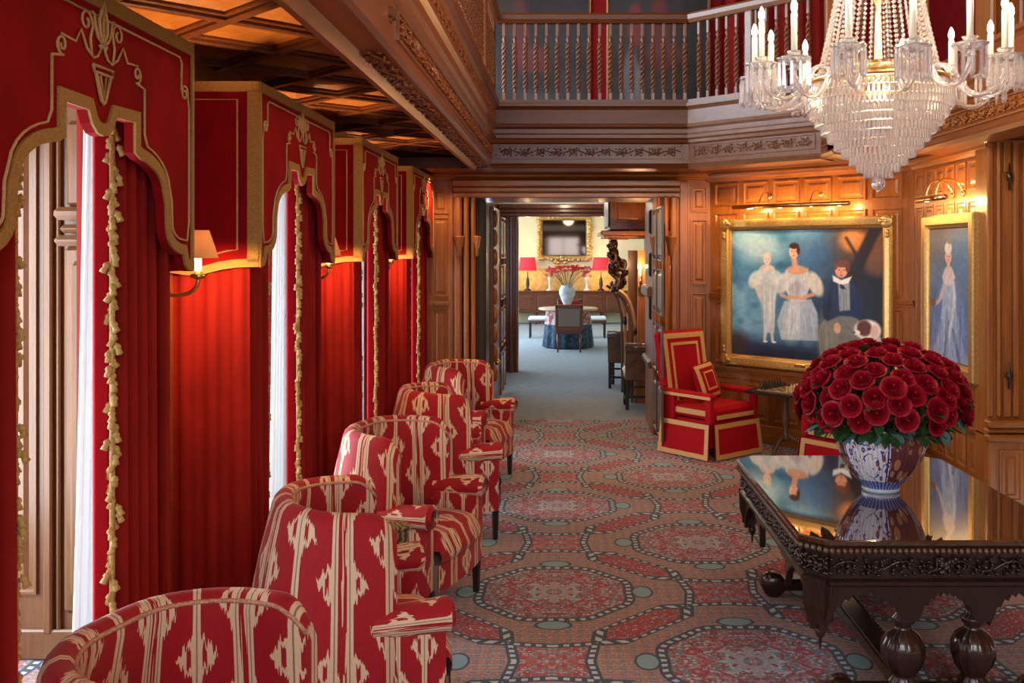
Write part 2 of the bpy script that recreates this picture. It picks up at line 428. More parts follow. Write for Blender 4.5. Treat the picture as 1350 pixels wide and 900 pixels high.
# big medallion
c = t.mix(lt(r8, .44), c, busy); c = border(c, ab(t.m('SUBTRACT', r8, .455)), .032, dots_r)
mm = t.m('MAXIMUM', ab(du), ab(dvv)); nn = t.m('MINIMUM', ab(du), ab(dvv))
gem = t.m('ADD', t.m('MULTIPLY', ab(t.m('SUBTRACT', mm, .52)), 1.3), t.m('MULTIPLY', nn, .75))
gem = t.m('SQRT', t.m('ADD', t.m('POWER', t.m('MULTIPLY', ab(t.m('SUBTRACT', mm, .525)), 1.0), 2.0), t.m('POWER', t.m('MULTIPLY', nn, .62), 2.0)))
c = t.mix(lt(gem, .066), c, navy); c = t.mix(lt(gem, .054), c, (.20, .40, .45))
fine = t.noise(tc.outputs['Object'], 140, 2)
c = t.mix(t.m('MULTIPLY', fine, .30), c, (.22, .11, .10))
t.set(col=c, rough=.95, spec=.05, sheen=.15); t.bump(t.noise(tc.outputs['Object'], 260, 2), .35, .01); CARPET = t.mat
t = NT('pale_blue_carpet'); v = t.coord('Object', (3, 14, 1)); t.set(col=t.ramp(t.noise(v, 3, 4), [(.3, (.24, .29, .33)), (.7, (.36, .42, .46))]), rough=.95, spec=.05); BLUECARPET = t.mat
# ------------------------------------------------------------------ setting: floors, ceilings, walls
def slab(name, x0, x1, y0, y1, z0, z1, mat, parent=None, b=0):
    o = MB().box(x0, x1, y0, y1, z0, z1, b).build(name, mat, parent)
    return o if parent is not None else struct(o)
slab('floor', -3.6, 3.3, -5, 11.08, -.06, 0, CARPET)
slab('floor', -3.6, 3.6, 11.08, 27, -.06, 0, BLUECARPET)

PANEL_CACHE = {}
def panel_me(w, h, mat, d=.016, field=True):
    key = (round(w, 3), round(h, 3), mat.name, d)
    if key not in PANEL_CACHE:
        rings = [(0, 0), (.0, d), (.012, d), (.022, d*.15), (.040, d*.15), (.060, d*.85)] if field else [(0, 0), (.004, d)]
        mb = MB(); vs = []
        k = min(1, min(w, h)*.42/.060)
        for ins, dep in rings:
            ins *= k
            vs += [(-w/2+ins, -dep, ins), (w/2-ins, -dep, ins), (w/2-ins, -dep, h-ins), (-w/2+ins, -dep, h-ins)]
        fs = [(4*i+a, 4*i+(a+1) % 4, 4*i+4+(a+1) % 4, 4*i+4+a) for i in range(len(rings)-1) for a in range(4)]
        n = 4*(len(rings)-1); fs.append((n, n+1, n+2, n+3))
        mb.add(vs, fs); me = mb.mesh('panel'); me.materials.append(mat); PANEL_CACHE[key] = me
    return PANEL_CACHE[key]
class Wall:
    """helper frame on a wall: s along the wall, z up, d out of the wall"""
    def __init__(s, o, n, parent): s.o = Vector((o[0], o[1], 0)); s.n = Vector((n[0], n[1], 0)).normalized(); s.a = math.atan2(s.n.y, s.n.x)+PI/2; s.t = Vector((math.cos(s.a), math.sin(s.a), 0)); s.parent = parent
    def pt(s, u, d=0, z=0): p = s.o+s.t*u+s.n*d; return Vector((p.x, p.y, z))
    def panel(s, u0, u1, z0, z1, mat=OAK, d=.016, off=0):
        return obj('panel', panel_me(u1-u0, z1-z0, mat, d), s.parent, s.pt((u0+u1)/2, off, z0), s.a)
    def bar(s, name, u0, u1, z0, z1, d, mat=OAK, b=.008, d0=0):
        mb = MB().box(-(u1-u0)/2, (u1-u0)/2, -d, -d0, 0, z1-z0, b); return mb.build(name, mat, s.parent, s.pt((u0+u1)/2, 0, z0), s.a)
    def mould(s, name, u0, u1, prof, mat=OAKH):
        mb = MB().mould((u0, 0), (u1, 0), [(d, z) for d, z in prof][::-1], (0, -1)); return mb.build(name, mat, s.parent, s.pt(0, 0, 0), s.a)
CORN = lambda z, d=.05, h=.06: [(0, z), (d*.4, z), (d*.5, z+h*.3), (d*.8, z+h*.45), (d*.85, z+h*.75), (d, z+h*.8), (d, z+h), (0, z+h)]

# --- left wall: piers between the window bays, lintel above
wl = slab('wall_left', -1.90, -1.75, -5, 11.2, 2.45, 2.90, OAK)
for k in range(-2, 5):
    y0 = 3.50+2.18*k
    slab('pier', -1.84, -1.75, y0+.35, y0+.95, 0, 2.45, OAK, wl); slab('pier_edge', -1.77, -1.75, y0+.08, y0+.35, 0, 2.45, OAK, wl)
    for q in (.42,):
        mb = MB(); mb.box(-1.75, -1.715, y0+q-.055, y0+q+.055, .0, 2.45, .01); mb.box(-1.75, -1.695, y0+q-.065, y0+q+.065, 0, .34, .01); mb.box(-1.75, -1.705, y0+q-.06, y0+q+.06, .34, .46, .02)
        mb.build('pilaster', OAK, wl)
# transverse panelled piers in the window bays (seen through the first curtain gap), outer bay wall and windows
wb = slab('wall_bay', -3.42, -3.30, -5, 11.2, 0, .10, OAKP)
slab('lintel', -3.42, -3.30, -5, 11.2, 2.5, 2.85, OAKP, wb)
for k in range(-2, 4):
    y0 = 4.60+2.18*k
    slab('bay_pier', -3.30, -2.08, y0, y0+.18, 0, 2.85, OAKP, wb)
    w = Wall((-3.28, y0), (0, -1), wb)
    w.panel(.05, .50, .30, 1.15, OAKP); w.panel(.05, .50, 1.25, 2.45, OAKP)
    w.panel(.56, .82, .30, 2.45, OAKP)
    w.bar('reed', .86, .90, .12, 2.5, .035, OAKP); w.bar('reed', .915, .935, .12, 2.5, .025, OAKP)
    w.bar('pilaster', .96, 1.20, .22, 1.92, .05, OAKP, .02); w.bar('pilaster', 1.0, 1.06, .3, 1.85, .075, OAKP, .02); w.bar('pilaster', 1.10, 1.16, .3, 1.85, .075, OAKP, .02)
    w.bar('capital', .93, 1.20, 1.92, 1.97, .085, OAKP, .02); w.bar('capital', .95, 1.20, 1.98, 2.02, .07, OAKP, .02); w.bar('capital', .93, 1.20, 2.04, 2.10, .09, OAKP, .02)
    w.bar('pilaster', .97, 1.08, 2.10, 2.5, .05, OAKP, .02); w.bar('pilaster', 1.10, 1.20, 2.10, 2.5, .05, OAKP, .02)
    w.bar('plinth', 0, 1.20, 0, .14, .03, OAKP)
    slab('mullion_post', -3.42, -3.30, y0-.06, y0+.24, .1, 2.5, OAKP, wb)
for k in range(-1, 4):
    y0 = 2.72+2.18*k; y1 = y0+1.82
    mb = MB()
    for yy in (y0, y0+.62, y0+1.2, y1-.06): mb.box(-3.39, -3.33, yy, yy+.06, .1, 2.5, .01)
    for zz in (.1, 1.25, 1.85, 2.44): mb.box(-3.385, -3.335, y0, y1, zz, zz+.06, .01)
    wn = struct(mb.build('window_%d' % (k+2), OAKP))
    for a_, b_ in ((y0+.06, y0+.62), (y0+.68, y0+1.2), (y0+1.26, y1-.06)):
        for c_, d_ in ((.16, 1.25), (1.31, 1.85), (1.91, 2.44)):
            MB().box(-3.363, -3.357, a_, b_, c_, d_).build('pane', GLASS, wn)
# --- ceiling of the low aisle on the left: diagonal coffers of ribs and boards
ZR = 2.80
ce = slab('ceiling', -3.42, -.72, -5, 11.2, ZR+.10, ZR+.16, CEIL)
pit = .638/math.sqrt(2)
pm = MB(); hp = pit/2-.028
pm.add([(-hp,-hp,0),(hp,-hp,0),(hp,hp,0),(-hp,hp,0),(-hp+.05,-hp+.05,.02),(hp-.05,-hp+.05,.02),(hp-.05,hp-.05,.02),(-hp+.05,hp-.05,.02)],
       [(1,0,4,5),(2,1,5,6),(3,2,6,7),(0,3,7,4),(5,4,7,6)])
pme = pm.mesh('ceiling_panel'); pme.materials.append(CEIL)
rm = MB()
for s_ in (-1, 1):
    pass
rm.box(-pit/2, pit/2, -.020, .020, -.0, .05, .006); rm.box(-pit/2, pit/2, -.038, .038, .018, .06, .005)
rme = rm.mesh('rib'); rme.materials.append(RIB)
for i in range(-6, 7):
    for j in range(0, 40):
        # lattice nodes: rotated 45 degrees, a node at x=-1.335, y=3.91
        cx = -1.335 + (i+.0)*.319; cy = 3.91-4*.638 + j*.319
        if (i+j) % 2 == 0:   # node: ribs start here
            for a_ in (PI/4, 3*PI/4):
                ex, ey = cx+math.cos(a_)*pit/2, cy+math.sin(a_)*pit/2
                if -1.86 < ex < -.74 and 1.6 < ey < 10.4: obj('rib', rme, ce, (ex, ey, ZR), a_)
        elif -1.90 < cx < -.72 and 1.6 < cy < 10.4:
            obj('ceiling_panel', pme, ce, (cx, cy, ZR+.030), PI/4)

# --- back wall with the wide doorway
YB = 10.2
wk = slab('wall_back', -3.42, -1.14, YB, YB+.35, 0, 3.0, OAK)
slab('wall_piece', 1.16, 1.52, YB, YB+.35, 0, 3.0, OAK, wk); slab('wall_piece', -1.14, 1.16, YB+.02, YB+.35, 2.47, 3.0, OAK, wk)
w = Wall((0, YB), (0, -1), wk)
# left of the doorway: framed panels
for u0, u1 in ((-1.60, -1.42), (-1.38, -1.20)):
    w.panel(u0, u1, 2.28, 2.55); w.panel(u0, u1, 1.42, 2.24); w.panel(u0, u1, .30, 1.30)
    w.bar('ledge', u0-.01, u1+.01, 1.33, 1.37, .04)
w.bar('stile', -1.20, -1.155, 0, 2.62, .03)
for u0, u1 in ((1.22, 1.30), (1.30, 1.47)):
    if u1-u0 > .1:
        w.panel(u0, u1, 2.30, 2.56); w.panel(u0, u1, 1.55, 2.22); w.panel(u0, u1, .28, 1.46)
w.bar('stile', 1.18, 1.27, 0, 2.62, .02)
# doorway casing: clustered shafts, corbel capitals, moulded head
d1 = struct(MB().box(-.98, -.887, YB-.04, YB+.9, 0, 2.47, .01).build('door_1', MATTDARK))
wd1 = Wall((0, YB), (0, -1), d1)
wd1.bar('jamb', .905, 1.0, 0, 2.47, .04, d0=-.9)
for sx in (-1, 1):
    e = lambda u: (u if sx < 0 else -u)
    for u, ww, dd in ((-1.10, .07, .07), (-1.015, .05, .10), (-.945, .045, .075)):
        u = e(u)-.0 if sx < 0 else e(u)+.02
        wd1.bar('shaft', u-ww/2, u+ww/2, .30 if dd < .09 else .55, 2.46, dd, OAK, .018)
        wd1.bar('plinth', u-ww/2-.015, u+ww/2+.015, 0, .30 if dd < .09 else .55, dd+.05, GREYOAK, .02)
    # corbel capital
    for u, rr in ((e(-1.085), .055), (e(-.905), .035)):
        mb = MB().lathe([(.0, -.14), (rr*.45, -.12), (rr*.5, -.05), (rr*.8, -.02), (rr*.8, .0), (rr*1.0, .02), (rr*1.0, .05), (rr*1.15, .06), (rr*1.15, .08), (0, .08)], 14)
        mb.build('corbel', OAK, d1, wd1.pt(u, .08, 1.97))
for (z, h, d) in ((2.44, .06, .05), (2.50, .05, .085), (2.555, .07, .11)):
    wd1.bar('head_moulding', -1.16, 1.19, z, z+h, d, OAKH, .012)
wd1.mould('head_cornice', -1.62, 1.50, CORN(2.63, .12, .06))
wd1.bar('soffit_board', -.887, .905, 2.44, 2.47, .02, OAKH, 0, -.9)
# opened door leaves (carved), left and right
def leaf(name, x0, x1, y0, y1, face):
    o = struct(MB().box(x0, x1, y0, y1, .02, 2.40, .008).build(name, GREYOAK if face < 0 else MAHOG))
    ww = Wall((x1 if face > 0 else x0, y1 if face > 0 else y0), (face, 0), o)
    L = y1-y0
    for z0, z1 in ((.10, .62), (.70, 1.18), (1.28, 1.72), (1.80, 2.32)):
        for q in (0, 1): ww.panel(.04+q*L/2*(1 if face < 0 else 1)-(0 if face < 0 else 0), .04+q*L/2+L/2-.08, z0, z1, GREYOAK if face < 0 else MAHOG, .02)
    return o
lf = leaf('door_2', .925, .975, 10.32, 11.42, -1)
for z in (2.2, 1.75, 1.30): MB().box(.88, .925, 10.34, 10.42, z-.13, z+.13, .02).build('carved_boss', BLACKW, lf)
MB().box(.86, .93, 10.32, 11.2, 1.40, 1.52, .02).build('carved_rail', GREYOAK, lf)
MB().box(.87, .93, 10.32, 11.2, .66, .74, .02).build('carved_rail', GREYOAK, lf)
rf = leaf('door_3', -.86, -.81, 11.2, 12.2, 1)
for i in range(9):
    MB().ellipsoid((-.80, 11.24+.02*(i % 2), .5+i*.22), (.035, .05, .10), 8, 5).build('carved_boss', OAK, rf)
MB().lathe([(0, -.03), (.03, -.03), (.035, 0), (.02, .03), (0, .04)], 10, mat=TR(-.77, 11.3, .62) @ Matrix.Rotation(PI/2, 4, 'Y')).build('door_knob', BRASS, rf)

# --- angled wall and right wall with linenfold panelling
W45 = struct(MB().add([(1.5, 10.2, 0), (3.06, 8.64, 0), (3.3, 8.9, 0), (1.74, 10.46, 0), (1.5, 10.2, 3.0), (3.06, 8.64, 3.0), (3.3, 8.9, 3.0), (1.74, 10.46, 3.0)],
    [(0, 1, 5, 4), (1, 2, 6, 5), (2, 3, 7, 6), (3, 0, 4, 7), (4, 5, 6, 7), (3, 2, 1, 0)]).build('wall_angled', OAK))
w = Wall((1.5, 10.2), (-1, -1), W45); L = 1.56*math.sqrt(2)
n = 6
for i in range(n):
    u0 = .07+i*(L-.12)/n; u1 = u0+(L-.12)/n-.06
    w.panel(u0, u1, 2.36, 2.58)
    w.panel(u0, u1, 1.50, 2.28); w.panel(u0, u1, .76, 1.38); w.panel(u0, u1, .22, .62)
w.mould('rail', 0, L, CORN(1.40, .03, .06)); w.mould('rail', 0, L, CORN(.66, .05, .07)); w.mould('rail', 0, L, CORN(2.60, .10, .08)); w.bar('plinth', 0, L, 0, .18, .03, OAKH)
WR = slab('wall_right', 3.06, 3.3, 7.08, 8.9, 0, 3.0, OAK)
w = Wall((3.06, 8.64), (-1, 0), WR)
for i in range(7):
    u0 = .06+i*.222
    w.panel(u0, u0+.195, 2.36, 2.58); w.panel(u0, u0+.195, .90, 2.28); w.panel(u0, u0+.195, .24, .52)
w.mould('rail', 0, 1.62, CORN(.54, .06, .05)); w.mould('rail', 0, 1.62, CORN(.72, .03, .05)); w.mould('rail', 0, 1.62, CORN(2.60, .08, .08)); w.bar('plinth', 0, 1.62, 0, .19, .03, OAKH)
slab('wall_right', 3.55, 3.8, -5, 7.0, 0, 2.72, OAK)

# --- right clustered pier
tp = struct(MB().box(3.0, 3.55, 6.98, 7.22, 0, 6.2, .01).build('trim_1', OAK))
w = Wall((2.985, 6.98), (0, -1), tp)
for u, ww, dd in ((.02, .045, .02), (.078, .032, .035), (.198, .045, .04), (.265, .032, .025), (.325, .04, .04), (.40, .05, .03)):
    w.bar('shaft', u-ww/2, u+ww/2, .72, 2.80, dd, OAK, .014)
for z0, z1 in ((.72, 1.0), (2.45, 2.74)):
    w.bar('flute_panel', .112, .165, z0, z1, .022, OAK, .006)
for z in (1.02, 2.42):
    MB().lathe([(0, -.10), (.012, -.09), (.008, -.04), (.02, -.02), (.024, .01), (.01, .03), (.006, .09), (0, .1)], 8).build('pendant', DARKW, tp, w.pt(.14, .045, z))
for z, h, d in ((.56, .05, .10), (.62, .03, .085), (.66, .05, .11), (2.76, .04, .10), (2.66, .02, .07)):
    w.bar('band', -.03, .42, z, z+h, d, OAKH, .014)
w.bar('pedestal', -.01, .42, .06, .56, .06, OAK); w.panel(.06, .22, .14, .50, OAK, .014, .06); w.panel(.25, .40, .14, .50, OAK, .014, .06)
w.bar('plinth', -.04, .42, 0, .09, .12, OAKH)
w.bar('capital', -.02, .42, 2.80, 3.02, .08, OAK); w.bar('band', -.05, .44, 3.02, 3.10, .13, OAKH)
ros = MB()
for k in range(8): ros.ellipsoid((.022*math.cos(k*PI/4), 0, .022*math.sin(k*PI/4)), (.013, .008, .013), 6, 4)
ros.ellipsoid((0, 0, 0), (.012, .014, .012), 6, 4); ros.build('rosette', DARKW, tp, w.pt(.14, .085, 2.87))
for u, ww in ((.03, .05), (.12, .04), (.24, .06), (.36, .05)): w.bar('shaft', u-ww/2, u+ww/2, 3.10, 6.2, .06, OAK, .015)
tp2 = struct(MB().box(2.80, 3.2, 3.2, 3.6, 0, 6.2, .02).build('trim_2', OAK))

# ------------------------------------------------------------------ gallery: fascia, carved friezes, balustrades
def carve(mb, L, h, d, step=.17, seed=0):
    """scrolling vine in the x-z plane, 0..L, height h, standing d proud (towards -y)"""
    r_ = random.Random(seed); n = max(2, int(L/step)); st_ = L/n
    pts = [(i*st_/6, -d*.5, h*.5+math.sin(i*PI/6)*h*.22) for i in range(n*6+1)]
    mb.tube(pts, h*.05, 4)
    for i in range(n):
        sg = 1 if i % 2 == 0 else -1; cx = (i+.5)*st_; cz = h*.5+sg*h*.02
        sp_ = [(cx+math.cos(t_*.9+sg)*(.36-.05*t_)*st_*.9, -d*.6, cz-sg*h*.05+math.sin(t_*.9+sg)*(.36-.05*t_)*h*.9*sg) for t_ in [q*.75 for q in range(8)]]
        mb.tube(sp_, h*.035, 4)
        for q in range(9):
            a_ = q*.7+r_.random()*.5; rr = (.24+.16*(q % 2))*h; ang = a_+1.2
            mb.ellipsoid((0, 0, 0), (h*.15, d*.6, h*.06), 6, 4, mat=TR(cx+math.cos(a_)*rr*1.15, -d*.45, h*.5+math.sin(a_)*rr*.95) @ Matrix.Rotation(ang, 4, 'Y'))
        for q in range(3): mb.ellipsoid((i*st_+r_.uniform(-.2, .2)*st_, -d*.4, h*(.2+.3*q)), (h*.10, d*.5, h*.08), 6, 4)
        mb.ellipsoid((cx, -d*.6, cz), (h*.12, d*.6, h*.12), 6, 4)
XG = -.694
GPROF = [(-.20, 2.66), (.0, 2.672), (.02, 2.70), (.0, 2.72), (.0, 2.755), (.0, 2.90), (.022, 2.915), (.03, 2.94), (.05, 2.955), (.05, 2.985), (.03, 3.0), (.03, 3.04), (.055, 3.06), (.06, 3.08), (.035, 3.09), (.03, 3.22), (.05, 3.24), (.075, 3.25), (.075, 3.28), (-.20, 3.28)]
corners = [(XG, -5), (XG, 9.3), (1.166, 9.3), (2.155, 8.311), (2.155, 7.9), (2.83, 7.9), (2.83, -5)]
gal = None
GREYLIT = OAKH
seg_out = [(1, 0), (0, -1), (-.7071, -.7071), (-1, 0), (0, -1), (-1, 0)]
for i in range(6):
    p0, p1 = corners[i], corners[i+1]; out = seg_out[i]
    L = math.hypot(p1[0]-p0[0], p1[1]-p0[1])
    prof = GPROF
    if i == 0:   # the deep left beam has a sloping carved soffit
        prof = [(-.193, 2.66), (-.16, 2.655), (-.13, 2.70), (-.05, 2.705), (-.02, 2.70), (.0, 2.715)]+GPROF[3:-1]+[(-.193, 3.28)]
    mb = MB(); mb.mould(p0, p1, prof if i not in (0,) else prof, out)
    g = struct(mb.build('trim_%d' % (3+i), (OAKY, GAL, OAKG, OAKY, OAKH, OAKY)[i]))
    # frame: x runs along the wall with outward normal `out`
    a_ = math.atan2(out[1], out[0])+PI/2; t_ = Vector((math.cos(a_), math.sin(a_)))
    start = Vector(p0) if (Vector(p1)-Vector(p0)).dot(t_) > 0 else Vector(p1)
    if i == 0: start = Vector((XG, 4.0)); a_ = PI/2; L = 5.25
    if i == 5: start = Vector((2.83, 7.9)); L = 4.0
    n_ = Vector(out)
    def put(name, mb_, mat, z, d=0, du=0):
        p = start+t_*du+n_*d; return mb_.build(name, mat, g, (p.x, p.y, z), a_)
    mm_ = (OAKY, GAL, OAKG, OAKH, OAKH, OAKH)[i]
    fr = MB(); fr.box(.06, L-.06, -.012, 0, 0, .012); fr.box(.06, L-.06, -.012, 0, .12, .132); fr.box(.05, .07, -.012, 0, 0, .132); fr.box(L-.07, L-.05, -.012, 0, 0, .132)
    put('frieze_frame', fr, mm_, 2.762)
    cv = MB(); carve(cv, L-.16, .10, .022, .15, i); put('frieze_carving', cv, mm_, 2.778, 0, .08)
    if i == 0:
        cv = MB(); carve(cv, L, .13, .014, .2, 7)
        cv.build('frieze_carving', OAKY, g, (XG-.16, 4.0, 2.700), (PI/2, 0, PI/2))
        cv = MB(); carve(cv, L, .11, .012, .16, 9); put('frieze_carving', cv, OAKY, 3.10, .035)
# gallery floors
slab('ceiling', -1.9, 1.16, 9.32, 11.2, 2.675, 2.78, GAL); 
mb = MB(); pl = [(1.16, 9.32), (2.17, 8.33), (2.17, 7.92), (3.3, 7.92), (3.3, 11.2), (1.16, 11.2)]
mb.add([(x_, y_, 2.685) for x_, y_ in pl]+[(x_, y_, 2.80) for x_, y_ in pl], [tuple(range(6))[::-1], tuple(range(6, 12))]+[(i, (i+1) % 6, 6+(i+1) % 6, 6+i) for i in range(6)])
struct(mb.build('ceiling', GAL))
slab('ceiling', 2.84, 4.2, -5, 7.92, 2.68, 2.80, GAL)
# balustrades
def baluster_me():
    mb = MB(); mb.box(-.016, .016, -.016, .016, 0, .07, .003); mb.box(-.014, .014, -.014, .014, .60, .72, .003)
    N = 48
    for ph in (0, PI):
        pts = [(.0145*math.cos(ph+i/N*2*PI*4.5), .0145*math.sin(ph+i/N*2*PI*4.5), .11+i/N*.42) for i in range(N+1)]
        mb.tube(pts, .0115, 5)
    mb.lathe([(.013, .07), (.019, .08), (.013, .095), (.017, .11)], 8); mb.lathe([(.015, .53), (.011, .55), (.020, .57), (.012, .585), (.014, .60)], 8)
    return mb.mesh('baluster')
BME = baluster_me(); BME.materials.append(plain('turned_baluster_oak', (.20, .07, .026), .38, 0, .2, 30, 0, coat=.25))
def balustrade(label, p0, p1, first, count, step, mat, newels=()):
    p0 = Vector(p0); p1 = Vector(p1); d = (p1-p0); L = d.length; a_ = math.atan2(d.y, d.x)
    r_ = thing('gallery_balustrade', label, 'railing', (p0.x, p0.y, 3.28), a_)
    MB().mould((0, 0), (L, 0), [(-.05, 0), (-.05, .03), (.05, .03), (.05, 0)][::-1], (0, -1)).build('bottom_rail', mat, r_)
    MB().mould((0, 0), (L, 0), [(-.035, .75), (-.06, .78), (-.06, .82), (-.03, .845), (.03, .845), (.06, .82), (.06, .78), (.035, .75)][::-1], (0, -1)).build('handrail', mat, r_)
    for i in range(count): obj('baluster', BME, r_, (first+i*step, 0, .03))
    for u_ in newels: MB().box(u_-.04, u_+.04, -.045, .045, .03, .75, .01).build('newel_post', mat, r_)
    return r_
balustrade('brown oak balustrade of twisted balusters straight above the doorway', (XG+.06, 9.27), (1.17, 9.27), .06, 18, .100, GAL)
balustrade('angled oak balustrade behind the left candles of the chandelier', (1.185, 9.25), (2.13, 8.305), .09, 12, .105, OAKG, (.66,))
balustrade('oak balustrade running along the left gallery, seen edge on', (XG+.03, 5.0), (XG+.03, 9.2), .07, 41, .10, OAKY, (2.85,))
balustrade('oak balustrade in front of the red upper wall right of the chandelier', (2.20, 7.88), (2.82, 7.88), .08, 6, .1, OAKH, (.60,))
# gallery back walls and tall hall enclosure
struct(MB().box(-1.95, 4.3, 10.9, 11.2, 2.8, 6.2).build('wall_back_upper', REDWALL))
mb = MB(); mb.box(-2.0, -1.85, -5, 11, 2.96, 4.1); mb.box(-2.0, -1.85, -5, 11, 5.8, 6.2)
for q in range(17): mb.box(-1.98, -1.87, -5+q-.05, -5+q+.05, 4.1, 5.8)
struct(mb.build('wall_left_upper', OAKY))
struct(MB().box(4.2, 4.35, -5, 11, 2.8, 6.2).build('wall_right_upper', REDWALL))
struct(MB().box(-3.5, 4.35, -5, 11.2, 6.2, 6.3).build('ceiling', CEIL))
mb = MB(); mb.box(-3.5, -1.0, -5.15, -5, 0, 6.2); mb.box(3.4, 4.35, -5.15, -5, 0, 6.2); mb.box(-1.0, 3.4, -5.15, -5, 0, 1.4); mb.box(-1.0, 3.4, -5.15, -5, 5.7, 6.2)
for xx in (-.1, .8, 1.7, 2.6): mb.box(xx-.06, xx+.06, -5.12, -5.02, 1.4, 5.7)
for zz in (2.8, 4.2): mb.box(-1.0, 3.4, -5.12, -5.02, zz-.05, zz+.05)
struct(mb.build('wall_front', OAK))
for i in range(2):
    yy = 8.2
# posts rising through the right gallery
for i, (x_, y_) in enumerate(((2.13, 7.95), (2.86, 7.86))):
    struct(MB().box(x_-.035, x_+.035, y_-.035, y_+.035, 3.28, 6.2, .012).build('trim_%d' % (9+i), OAK))

# --- middle room and dining room shells
slab('wall_back_left_room', -1.20, -1.05, 11.0, 15.4, 0, 2.9, MAHOG)
slab('wall_back_right_room', 1.50, 1.65, 10.55, 15.4, 0, 2.9, OAK)
slab('ceiling', -1.2, 1.65, 10.55, 15.6, 2.80, 2.86, WHITE)
w2 = slab('wall_back_room', -1.3, -.734, 15.4, 15.65, 0, 2.62, MAHOG)
slab('wall_piece', 1.25, 1.65, 15.4, 15.65, 0, 2.62, MAHOG, w2); slab('wall_piece', -.734, 1.25, 15.4, 15.65, 2.43, 2.62, MAHOG, w2); slab('wall_piece', -1.3, 1.65, 15.42, 15.65, 2.62, 2.82, WHITE, w2)
w = Wall((0, 15.4), (0, -1), w2)
for u, ww, dd in ((-.76, .05, .05), (-.84, .06, .08), (-.95, .06, .05), (-1.04, .05, .09)): w.bar('shaft', u-ww/2, u+ww/2, 0, 2.43, dd, MAHOG, .015)
for z, h, d in ((2.43, .05, .05), (2.49, .05, .08), (2.55, .07, .10)): w.bar('head_moulding', -1.04, 1.3, z, z+h, d, MAHOG, .012)
slab('wall_dining_front', -3.4, -1.3, 15.45, 15.65, 0, 3.2, MAHOG); slab('wall_dining_front', 1.65, 3.4, 15.45, 15.65, 0, 3.2, MAHOG); slab('wall_dining_front', -1.3, 1.65, 15.5, 15.65, 2.82, 3.2, MAHOG)
slab('wall_dining', -3.4, 3.4, 26.0, 26.2, 0, 3.2, CREAM); slab('wall_dining_left', -3.4, -3.2, 15.65, 26, 0, .5, CREAM); slab('wall_dining_right', 3.2, 3.4, 15.65, 26, 0, 3.2, CREAM)
slab('ceiling', -3.4, 3.4, 15.65, 26.2, 3.2, 3.3, WHITE)
# ------------------------------------------------------------------ pelmets
ZT = 2.645
def arc(cx, cz, rx, rz, a0, a1, n=8): return [(cx+rx*math.cos(lerp(a0, a1, i/n)), cz+rz*math.sin(lerp(a0, a1, i/n))) for i in range(n+1)]
# right half of the lower edge, s from the centre (s, z)
half_edge = [(0, 2.232), (.035, 2.238), (.065, 2.262), (.085, 2.297), (.215, 2.300), (.215, 2.205)] + \
    [(.215+.20*math.sin(t_*PI/2/8)*1.0+.02*t_/8, 2.205-.015-.095*(1-math.cos(t_*PI/2/8))) for t_ in range(1, 9)] + \
    [(.452, 2.055), (.456, 1.985)] + [(.456+.15*(1-math.cos(t_*PI/2/6)), 1.985-.10*math.sin(t_*PI/2/6)) for t_ in range(1, 7)] + [(.622, 1.850), (.645, 1.832), (.70, 1.825)]
edge = [(-s_, z_) for s_, z_ in half_edge[::-1]]+half_edge[1:]
def off2(pts, w):
    out = []
    for i in range(len(pts)):
        a_ = Vector(pts[max(i-1, 0)]); b_ = Vector(pts[i]); c_ = Vector(pts[min(i+1, len(pts)-1)])
        d1 = (b_-a_) if i else (c_-b_); d2 = (c_-b_) if i < len(pts)-1 else d1
        n1 = Vector((-d1.y, d1.x)).normalized(); n2 = Vector((-d2.y, d2.x)).normalized(); m_ = n1+n2
        m_ = m_.normalized() if m_.length > .2 else n1
        k = 1/max(.55, m_.dot(n1)); out.append((b_.x+m_.x*w*k, b_.y+m_.y*w*k))
    return out
def spiral(cx, cz, r0, turns, a0, sg=1, n=16): return [(cx+r0*(1-.75*i/n)*math.cos(a0+sg*turns*2*PI*i/n), cz+r0*(1-.75*i/n)*math.sin(a0+sg*turns*2*PI*i/n)) for i in range(n+1)]
